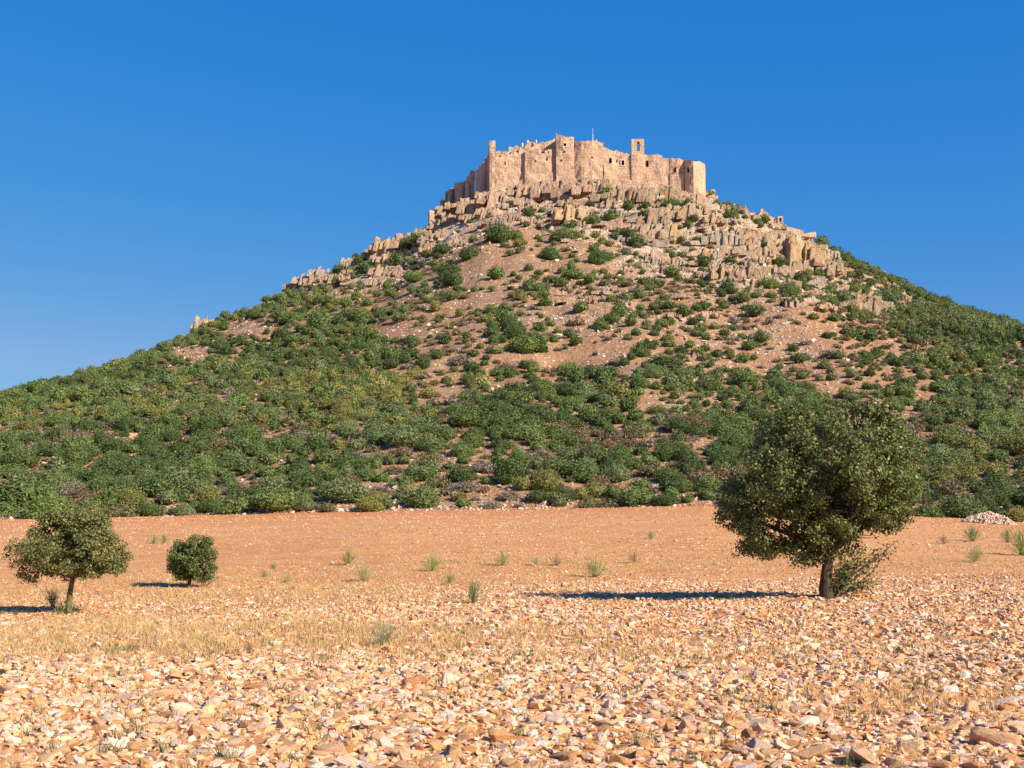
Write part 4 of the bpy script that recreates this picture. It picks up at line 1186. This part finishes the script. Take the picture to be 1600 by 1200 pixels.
# candidate stones: big ones first
def sample(n_, y0, y1, power):
    y = (y0 ** power + (y1 ** power - y0 ** power) * RNG.random(n_)) ** (1 / power)
    x = RNG.uniform(-.53, .53, n_) * y
    return x, y
bx, by = sample(4300, 7.6, 34, 1.1)
br_ = np.exp(RNG.normal(-2.74, .30, len(bx)))       # radius m
br_ = np.clip(br_, .045, .17)
keep = RNG.random(len(bx)) < 1 - .75 * np.clip(grassiness(bx, by), 0, 1)
bx, by, br_ = bx[keep], by[keep], br_[keep]
bz = gz(bx, by)
spx, spy = proj(bx, by, bz)
hand = [(1350, 1192, .20, 0), (1555, 1165, .17, 0), (285, 1115, .14, 1), (1272, 1015, .14, 1), (1070, 1060, .13, 1), (1250, 1010, .10, 0)]
size_px = np.where((spx > -10) & (spx < 1610) & (spy < 1215), br_ / by, 0)
order = np.argsort(-size_px)
top = order[:294]; rest = order[294:]
items = []
def stone_thing(x, y, z, r, tone):
    o = bpy.data.objects.new('field_stone', fme[rnd.randrange(len(fme))]); link(o)
    o.location = (x, y, z + r * rnd.uniform(.05, .22))
    o.scale = (r * rnd.uniform(.9, 1.3), r * rnd.uniform(.8, 1.1), r * rnd.uniform(.65, 1.1))
    o.rotation_euler = (rnd.uniform(-.35, .35), rnd.uniform(-.35, .35), rnd.uniform(0, 6.28))
    tn, tc, _ = STONE[tone]; v = rnd.uniform(.88, 1.08)
    o.color = (min(.9, tc[0] * v), tc[1] * v, tc[2] * v, 1)
    o['category'] = 'stone'; o['group'] = 'stones lying in the foreground field'
    px, py = proj(x, y, z); px = float(px); py = float(py)
    wpx = r / y * F * 2
    sz = 'large' if wpx > 46 else 'small' if wpx < 34 else 'medium'
    row = 'along the bottom edge' if py > 1165 else 'near the front' if py > 1125 else 'in the foreground' if py > 1080 else 'farther back'
    col = ['in the left corner', 'at the left', 'left of the middle', 'left of centre', 'at the centre', 'right of centre', 'below the big shadow', 'below the big oak', 'right of the big oak', 'at the right edge'][int(np.clip(px / 160, 0, 9))]
    items.append((o, f'{sz} {tn} stone {row} {col}', px))
for px, py, r, tone in hand:
    x, y, z = on_field(px, py); stone_thing(x, y, z, r, tone)
for i in top:
    stone_thing(bx[i], by[i], bz[i], br_[i], int(RNG.choice(len(STONE), p=SW)))
crowd_labels(items)

# the rest: one stony cover
mstones = [bm_arrays(hull_rock(rnd.randint(13, 18), (1, rnd.uniform(.65, .95), rnd.uniform(.32, .68)), rnd, rnd.choice([2.6, 4, 6]))) for _ in range(24)]
sstones = [bm_arrays(hull_rock(8, (1, .8, .65), rnd, 3)) for _ in range(8)]
def stone_block(x, y, r, variants):
    k = len(x)
    z = gz(x, y)
    scl = r[:, None] * np.stack([RNG.uniform(.8, 1.3, k), RNG.uniform(.7, 1.1, k), RNG.uniform(.6, 1.1, k)], 1)
    rot = np.stack([RNG.uniform(-.45, .45, k), RNG.uniform(-.45, .45, k), RNG.uniform(0, 6.28, k)], 1)
    tc = SC[RNG.choice(len(STONE), k, p=SW)] * RNG.uniform(.85, 1.1, (k, 1))
    return bake(variants, RNG.integers(0, len(variants), k), np.stack([x, y, z + r * RNG.uniform(.0, .3, k)], 1), scl, rot, np.clip(tc, 0, .9))[:3]
mx_, my_ = sample(5200, 11, 42, 1.2)
mr_ = np.clip(np.exp(RNG.normal(-2.85, .28, len(mx_))), .04, .13)
k = RNG.random(len(mx_)) < 1 - .9 * np.clip(grassiness(mx_, my_), 0, 1)
parts = [stone_block(mx_[k], my_[k], mr_[k], mstones), stone_block(bx[rest], by[rest], br_[rest], [(f[0], f[1]) for f in fstones[:10]])]
x, y = sample(26000, 6.8, 20, 1.6)
r = np.clip(np.exp(RNG.normal(-3.4, .42, len(x))), .010, .08)
k = RNG.random(len(x)) < 1 - .8 * np.clip(grassiness(x, y), 0, 1); parts.append(stone_block(x[k], y[k], r[k], mstones))
x, y = sample(46000, 16, 54, 1.15)
edge = np.clip((52 + 8 * fbm(x, y, 12, 3, 19) - y) / 8, 0, 1)
r = np.clip(np.exp(RNG.normal(-2.95, .36, len(x))), .02, .12)
k = RNG.random(len(x)) < (1 - .85 * np.clip(grassiness(x, y), 0, 1)) * edge * np.clip(1.0 + .9 * fbm(x, y, 7, 3, 4), .15, 1); parts.append(stone_block(x[k], y[k], r[k], sstones))
x, y = sample(70000, 44, 131, 1.2)
r = np.clip(np.exp(RNG.normal(-3.35, .4, len(x))), .015, .12) * (.7 + y / 160)
k = RNG.random(len(x)) < np.clip(.6 + 1.1 * fbm(x, y * 3, 20, 3, 14), .1, 1); parts.append(stone_block(x[k], y[k], r[k], sstones))
# the stony cover goes on past both sides of the view and under the viewer's feet
y = RNG.uniform(5.2, 46, 24000); x = (.52 * y + RNG.uniform(0, 8, len(y))) * RNG.choice([-1, 1], len(y))
r = np.clip(np.exp(RNG.normal(-2.95, .4, len(x))), .02, .13)
k = RNG.random(len(x)) < 1 - .6 * np.clip(grassiness(x, y), 0, 1); parts.append(stone_block(x[k], y[k], r[k], sstones))
y = RNG.uniform(3.5, 7.2, 2600); x = RNG.uniform(-6, 6, len(y))
parts.append(stone_block(x, y, np.clip(np.exp(RNG.normal(-2.9, .4, len(x))), .02, .12), mstones))
off = 0; Vs, Fs, As = [], [], []
for V, Fc, A in parts:
    Vs.append(V); Fs.append(Fc + off); As.append(A); off += len(V)
o = mesh_obj('stony_ground_cover', raw_mesh('stony_ground_cover', np.concatenate(Vs), np.concatenate(Fs), mat_gravel, {'tint': np.concatenate(As)}))
tag(o, 'countless small peach and orange stones covering the field', 'stones', kind='stuff')
print('gravel faces', sum(len(f) for f in Fs))

# ------------------------------------------------------------------ dry grass
def blades(x, y, z, hgt, wid, rnd_, lean=.45):
    k = len(x)
    a = rnd_.uniform(0, 6.28, k); l = rnd_.uniform(.05, lean, k) * hgt
    wa = rnd_.uniform(0, 6.28, k)
    B = np.stack([np.cos(wa) * wid, np.sin(wa) * wid, np.zeros(k)], 1)
    P = np.stack([x, y, z], 1)
    mid = P + np.stack([np.cos(a) * l * .35, np.sin(a) * l * .35, hgt * .6], 1)
    tip = P + np.stack([np.cos(a) * l, np.sin(a) * l, hgt], 1)
    V = np.stack([P - B, P + B, mid + B * .7, mid - B * .7, tip], 1).reshape(-1, 3)
    i = np.arange(k)[:, None] * 5
    Fq = np.concatenate([i + np.array([[0, 1, 2]]), i + np.array([[0, 2, 3]]), i + np.array([[3, 2, 4]])])
    return V, Fq
x, y = sample(34000, 8, 60, 1.25)
gr = np.clip(grassiness(x, y), 0, 1)
k = RNG.random(len(x)) < .04 + gr * 1.2
x, y = x[k], y[k]
x2, y2 = sample(24000, 50, 131, 1.1)
k = RNG.random(len(x2)) < np.clip(.25 + 1.4 * fbm(x2, y2 * 2.5, 14, 3, 63), 0, 1) * np.clip((118 - y2) / 20, 0, 1)
x = np.concatenate([x, x2[k]]); y = np.concatenate([y, y2[k]])
nb = 11
cx_ = np.repeat(x, nb) + RNG.normal(0, .05, len(x) * nb); cy_ = np.repeat(y, nb) + RNG.normal(0, .05, len(x) * nb)
hg = RNG.uniform(.05, .15, len(cx_)) * np.repeat(RNG.uniform(.6, 1.3, len(x)), nb)
V, Fc = blades(cx_, cy_, gz(cx_, cy_) - .01, hg * (1 - .45 * np.clip((cy_ - 40) / 30, 0, 1)), .0028 + .00012 * cy_, RNG, .95)
tc = np.array([(.66, .44, .20), (.70, .50, .26), (.54, .34, .16), (.62, .46, .25), (.36, .33, .15)])[RNG.choice(5, len(x), p=[.3, .3, .18, .17, .05])]
A = np.repeat(np.repeat(tc, nb, axis=0), 5, axis=0)
o = mesh_obj('dry_grass', raw_mesh('dry_grass', V, Fc, mat_straw, {'tint': A, 'leafv': np.repeat(RNG.random(len(cx_)), 5)}))
tag(o, 'thin straw coloured dry grass growing in belts between the field stones', 'grass', kind='stuff')
# small green weeds low among the foreground stones
x, y = sample(260, 8, 26, 1.2); nb = 26
cx_ = np.repeat(x, nb) + RNG.normal(0, .07, len(x) * nb); cy_ = np.repeat(y, nb) + RNG.normal(0, .06, len(x) * nb)
V, Fc = blades(cx_, cy_, gz(cx_, cy_), RNG.uniform(.03, .13, len(cx_)), .005, RNG, .9)
tc = np.array([(.20, .24, .09), (.16, .20, .08), (.30, .28, .13)])[RNG.integers(0, 3, len(x))]
o = mesh_obj('weeds', raw_mesh('weeds', V, Fc, mat_straw, {'tint': np.repeat(np.repeat(tc, nb, axis=0), 5, axis=0), 'leafv': np.repeat(RNG.random(len(cx_)), 5)}))
tag(o, 'small low green weeds sprouting between the foreground stones', 'weeds', kind='stuff')
print('grass', len(x))

# ------------------------------------------------------------------ broom tufts
def tuft_mesh(seed, nst, spread, wid):
    r = np.random.default_rng(seed)
    az = r.uniform(0, 6.28, nst); tilt = np.abs(r.normal(0, spread, nst))
    L = r.uniform(.55, 1.0, nst)
    Vs, Fs, lv, off = [], [], [], 0
    d = np.stack([np.cos(az) * np.sin(tilt), np.sin(az) * np.sin(tilt), np.cos(tilt)], 1)
    P0 = np.stack([r.normal(0, .05, nst), r.normal(0, .05, nst), np.zeros(nst)], 1)
    # main stems
    B = np.cross(d, r.normal(0, 1, (nst, 3))); B /= np.linalg.norm(B, axis=1)[:, None]; B *= wid
    tip = P0 + d * L[:, None]
    V = np.stack([P0 - B, P0 + B, tip + B * .3, tip - B * .3], 1).reshape(-1, 3); Fc = np.arange(nst * 4).reshape(-1, 4)
    # side twigs
    m = nst * 6; k = r.integers(0, nst, m); f = r.uniform(.35, 1, m)
    Q = P0[k] + d[k] * (L[k] * f)[:, None]; e_ = d[k] + r.normal(0, .35, (m, 3)); e_[:, 2] += .3; e_ /= np.linalg.norm(e_, axis=1)[:, None]
    B2 = np.cross(e_, r.normal(0, 1, (m, 3))); B2 /= np.linalg.norm(B2, axis=1)[:, None]; B2 *= wid * .8
    t2 = Q + e_ * r.uniform(.12, .3, (m, 1))
    V2 = np.stack([Q - B2, Q + B2, t2 + B2 * .3, t2 - B2 * .3], 1).reshape(-1, 3)
    V = np.concatenate([V, V2]); Fc = np.concatenate([Fc, np.arange(m * 4).reshape(-1, 4) + nst * 4])
    V[:, 2] = np.maximum(V[:, 2], -.05)
    return raw_mesh('broom_tuft', V, Fc, mat_shrub, {'leafv': np.repeat(r.random(nst + m), 4)})
tufts = [tuft_mesh(700 + i, 90, [.8, .65, .9][i], .0075) for i in range(3)]
TF = [(545, 882, 28, 'yellowish green broom tuft in the middle of the field, third from the left oak side', (.33, .33, .10)),
      (568, 908, 30, 'pale green broom tuft just right of and below a yellower one in the field', (.34, .37, .16)),
      (675, 892, 28, 'bright green broom tuft in the field left of centre', (.27, .33, .10)),
      (702, 914, 20, 'small green broom tuft in front of a brighter larger one left of centre', (.25, .30, .12)),
      (740, 942, 40, 'wiry dark green broom tuft nearest the centre of the stony field', (.20, .23, .11)),
      (785, 884, 26, 'pale yellow green broom tuft at the field centre', (.38, .38, .16)),
      (838, 884, 18, 'faint pale green tuft just right of the field centre', (.40, .38, .20)),
      (930, 902, 36, 'full yellow green broom tuft behind the left end of the big shadow', (.34, .36, .13)),
      (600, 1008, 38, 'wiry grey green broom tuft alone in the dry grass of the foreground', (.24, .29, .15)),
      (427, 889, 12, 'tiny green tuft in the field right of the small round oak', (.22, .27, .12)),
      (413, 902, 12, 'tiny green tuft below another one right of the small round oak', (.25, .28, .12)),
      (450, 910, 16, 'small yellowish tuft in the grass right of the small round oak', (.37, .36, .16)),
      (240, 849, 16, 'small green tuft left of its twin above the small round oak', (.27, .32, .14)),
      (256, 849, 18, 'small green tuft right of its twin above the small round oak', (.30, .35, .15)),
      (82, 950, 34, 'dark thin tuft at the foot of the left oak, left of its trunk', (.13, .13, .07)),
      (1520, 846, 28, 'green broom tuft at the right behind the taller field stones, farther one of a pair', (.20, .26, .10)),
      (1524, 878, 28, 'pale green broom tuft at the right, nearer one of a pair', (.33, .36, .15)),
      (1597, 868, 46, 'tall bright green broom cut by the right edge of the picture', (.25, .32, .09)),
      (1575, 848, 24, 'low green tuft just left of the tall broom at the right edge', (.26, .31, .12)),
      (1545 - 25, 838, 14, 'faint tiny tuft near the stone heap at the right', (.25, .3, .12)),
      (1017, 842, 14, 'tiny grey tuft in the ploughed field behind the big shadow', (.28, .28, .17)),
      (1475, 850, 16, 'greyish dry tuft in the field right of the big oak', (.35, .30, .18)),
      (992, 880, 20, 'dry brown tuft in the field right of the full yellow green broom', (.38, .28, .18)),
      (870, 884, 20, 'dry brownish tuft in the middle of the field left of the full yellow green broom', (.40, .30, .18))]
for px, py, hpx, lab, colr in TF:
    x, y, z = on_field(px, py)
    o = bpy.data.objects.new('broom_tuft', tufts[rnd.randrange(3)]); link(o)
    s = hpx / F * y
    o.location = (x, y, z - .02); o.scale = (s * .9, s * .9, s); o.rotation_euler = (0, 0, rnd.uniform(0, 6.28)); o.color = (*colr, 1)
    lab = lab.replace(', third from the left oak side', '')
    tag(o, lab, 'shrub', 'broom tufts scattered over the field')

# ------------------------------------------------------------------ oaks
def tube(bm, pts, radii, seg=9):
    rings = []
    for i, (p, r) in enumerate(zip(pts, radii)):
        t_ = (pts[min(i + 1, len(pts) - 1)] - pts[max(i - 1, 0)]).normalized()
        a = t_.cross(Vector((0.3, 1, 0.1))).normalized(); b_ = t_.cross(a)
        rings.append([bm.verts.new(p + (a * math.cos(k * 2 * math.pi / seg) + b_ * math.sin(k * 2 * math.pi / seg)) * r * rnd.uniform(.9, 1.1)) for k in range(seg)])
    for A_, B_ in zip(rings[:-1], rings[1:]):
        for k in range(seg): bm.faces.new((A_[k], A_[(k + 1) % seg], B_[(k + 1) % seg], B_[k]))
    bm.faces.new(rings[-1])

def curve_pts(a, b_, sag, n_=7, wob=.05):
    L = (b_ - a).length
    side = Vector((rnd.uniform(-1, 1), rnd.uniform(-1, 1), rnd.uniform(-.2, .6))).normalized()
    return [a.lerp(b_, t_) + Vector((0, 0, 1)) * sag * L * math.sin(math.pi * t_) + side * wob * L * math.sin(math.pi * t_ * 1.3) + Vector([rnd.uniform(-.01, .01) * L for _ in range(3)]) for t_ in np.linspace(0, 1, n_)]

def oak(px, py, lobes, trunk, fork, r0, nclump, nleaf, lsz, matl, matb, label, shoots=None, seed=1, clump_r=.30):
    """lobes: (px, py, rx, rz, depth offset m) read off the photograph at the tree's own distance"""
    x, y, z = on_field(px, py)
    base = Vector((x, y, z))
    root = tag(empty('holm_oak', base), label, 'tree')
    q = y / F
    r = np.random.default_rng(seed)
    L = []
    for (a, b_, rx, rz, dy) in lobes:
        c_ = W(a, b_, y + dy) - base
        L.append((c_.x, dy, c_.z, rx * q, (rx + rz) / 2 * q * .95, rz * q))
    L = np.array(L)
    bm = bmesh.new()
    tp = [Vector(((a - px) * q, 0, (py - b_) * q)) for a, b_ in trunk]
    tp[0].z -= .15
    rad = np.linspace(r0, r0 * .72, len(tp)); rad[0] = r0 * 1.35; rad[1] = max(rad[1], r0 * 1.02)
    tube(bm, tp, rad, 12)
    top_ = tp[-1]
    ends = []
    for l in L:
        e_ = Vector((l[0], l[1], l[2] - l[5] * .1))
        cp_ = curve_pts(top_ - Vector((0, 0, .05)), e_, .06)
        tube(bm, cp_, np.linspace(r0 * .55, r0 * .12, 7), 8)
        for _ in range(9):
            d = Vector(r.normal(0, 1, 3)); d.normalize()
            t2 = Vector((l[0] + d.x * l[3] * .85, l[1] + d.y * l[4] * .85, l[2] + d.z * l[5] * .85))
            s_ = cp_[rnd.randint(3, 6)]
            tube(bm, curve_pts(s_, t2, .04, 6, .1), np.linspace(r0 * .16, r0 * .03, 6), 5)
            ends.append(t2)
    me = bpy.data.meshes.new('trunk'); bm.to_mesh(me); bm.free(); me.materials.append(matb)
    for p in me.polygons: p.use_smooth = True
    mesh_obj('trunk', me, root)
    # crown: leaf clumps near the surface of the lobes and some inside
    wts = L[:, 3] * L[:, 5]; wts /= wts.sum()
    C, Nn = [], []
    while len(C) < nclump:
        k = r.choice(len(L), p=wts); d = r.normal(0, 1, 3); d /= np.linalg.norm(d)
        f = r.uniform(.72, 1.0) if r.random() < .72 else r.uniform(.2, .75)
        p = L[k, :3] + d * L[k, 3:6] * f
        # skip clumps buried deep in other lobes
        inn = ((p - L[:, :3]) / L[:, 3:6]); dd = np.sqrt((inn ** 2).sum(1))
        if dd.min() < .45 and r.random() < .8: continue
        gap = fbm(p[0] * 1.0 + p[2], p[1] + p[2] * .7, 1.1 * (clump_r / .3), 2, seed) 
        if gap < -.26: continue
        if p[2] < .25: continue
        C.append(p); Nn.append(d)
    C = np.array(C); Nn = np.array(Nn)
    cr = clump_r * r.uniform(.55, 1.25, nclump)
    k = r.choice(nclump, nleaf, p=cr ** 2 / (cr ** 2).sum())
    d = r.normal(0, 1, (nleaf, 3)); d /= np.linalg.norm(d, axis=1)[:, None]
    rr = r.random(nleaf) ** .4
    P_ = C[k] + d * (cr[k] * rr)[:, None] * np.array([1, 1, .8])
    out = d * .7 + Nn[k] * .6; out[:, 2] += .35
    V, Fc = leafy(P_, out, lsz, 1.55, r, .75)
    lv = np.repeat(np.clip(r.beta(1.4, 2.0, nleaf) + .15 * (r.random(nclump)[k] - .5), 0, 1), 4)
    mesh_obj('crown', raw_mesh('crown', V, Fc, matl, {'leafv': lv}), root)
    if shoots:
        bm = bmesh.new(); P_, D_ = [], []
        for (a, b_, n_) in shoots:
            for _ in range(n_):
                s_ = Vector((rnd.uniform(.05, .25) * (1 if a > px else -1), rnd.uniform(-.15, .15), .0))
                e_ = Vector(((a + rnd.uniform(-14, 14) - px) * q, rnd.uniform(-.35, .35), (py - b_ + rnd.uniform(-12, 12)) * q))
                c_ = curve_pts(s_, e_, .0, 7, .08)
                tube(bm, c_, np.linspace(.014, .004, 7), 4)
                for _ in range(50):
                    t_ = rnd.uniform(.25, 1.0) * 6; i = min(int(t_), 5); p = c_[i].lerp(c_[i + 1], t_ - i)
                    o_ = Vector([rnd.gauss(0, .11) for _ in range(3)])
                    P_.append(p + o_); D_.append(o_.normalized())
        o_ = bpy.data.meshes.new('basal_shoots'); bm.to_mesh(o_); bm.free(); o_.materials.append(matb)
        st = mesh_obj('basal_shoots', o_, root)
        V, Fc = leafy(np.array(P_), np.array(D_), lsz, 1.5, r, .8)
        mesh_obj('shoot_leaves', raw_mesh('shoot_leaves', V, Fc, matl, {'leafv': np.repeat(r.beta(2, 2.5, len(P_)), 4)}), st)
    return root

oak(1292, 935,
    [(1305, 715, 118, 88, 0), (1215, 745, 72, 72, -.3), (1378, 745, 62, 66, .2), (1325, 662, 82, 46, .2), (1168, 775, 42, 50, .1), (1152, 808, 36, 34, .5),
     (1225, 825, 70, 42, -.2), (1335, 800, 62, 42, -.3), (1225, 672, 52, 40, .3), (1395, 700, 42, 44, .4), (1290, 800, 80, 50, .9), (1280, 730, 90, 60, -1.1),
     (1190, 850, 36, 22, .3), (1385, 805, 38, 26, .1), (1265, 860, 46, 22, .1), (1345, 640, 34, 20, 0), (1250, 655, 30, 18, -.3), (1350, 690, 60, 40, .4), (1300, 850, 60, 24, .3), (1320, 840, 50, 24, -.4)],
    [(1292, 935), (1291, 918), (1292, 900), (1295, 880), (1298, 862)], None, .165, 1100, 74000, .050, mat_oak, mat_bark,
    'large holm oak with broad dark crown at the right, alone on the stones', [(1335, 870, 6), (1390, 852, 6), (1365, 905, 6), (1325, 895, 5), (1310, 850, 4), (1360, 865, 6)], 3, .27)
oak(107, 959,
    [(108, 842, 66, 40, 0), (55, 866, 42, 34, -.2), (160, 866, 38, 34, .1), (110, 880, 62, 24, .2), (32, 858, 25, 20, .2), (80, 830, 34, 28, .2), (145, 828, 34, 28, -.2),
     (100, 862, 60, 34, -.9), (100, 862, 55, 30, .9), (182, 876, 18, 24, 0), (60, 893, 36, 17, 0), (125, 815, 30, 16, .1), (85, 888, 40, 22, .3), (150, 885, 36, 20, -.2), (100, 812, 34, 16, -.1)],
    [(107, 961), (107, 945), (108, 928), (110, 914), (112, 902)], None, .095, 560, 34000, .046, mat_oak2, mat_bark2,
    'spreading olive green oak with a leaning pale trunk at the left edge', [(98, 948, 3), (118, 948, 3)], 5, .22)
oak(294, 918,
    [(303, 852, 30, 15, 0), (324, 860, 15, 18, .1), (284, 868, 20, 20, -.1), (274, 880, 13, 12, 0), (310, 883, 26, 18, 0), (292, 890, 20, 14, .2), (295, 906, 22, 11, 0), (320, 900, 13, 8, 0)],
    [(294, 919), (295, 912), (297, 905), (298, 898)], None, .08, 260, 15000, .050, mat_oak3, mat_bark,
    'small dense dark green round oak bush right of the left oak', None, 8, .22)

print('objects', len(bpy.data.objects))
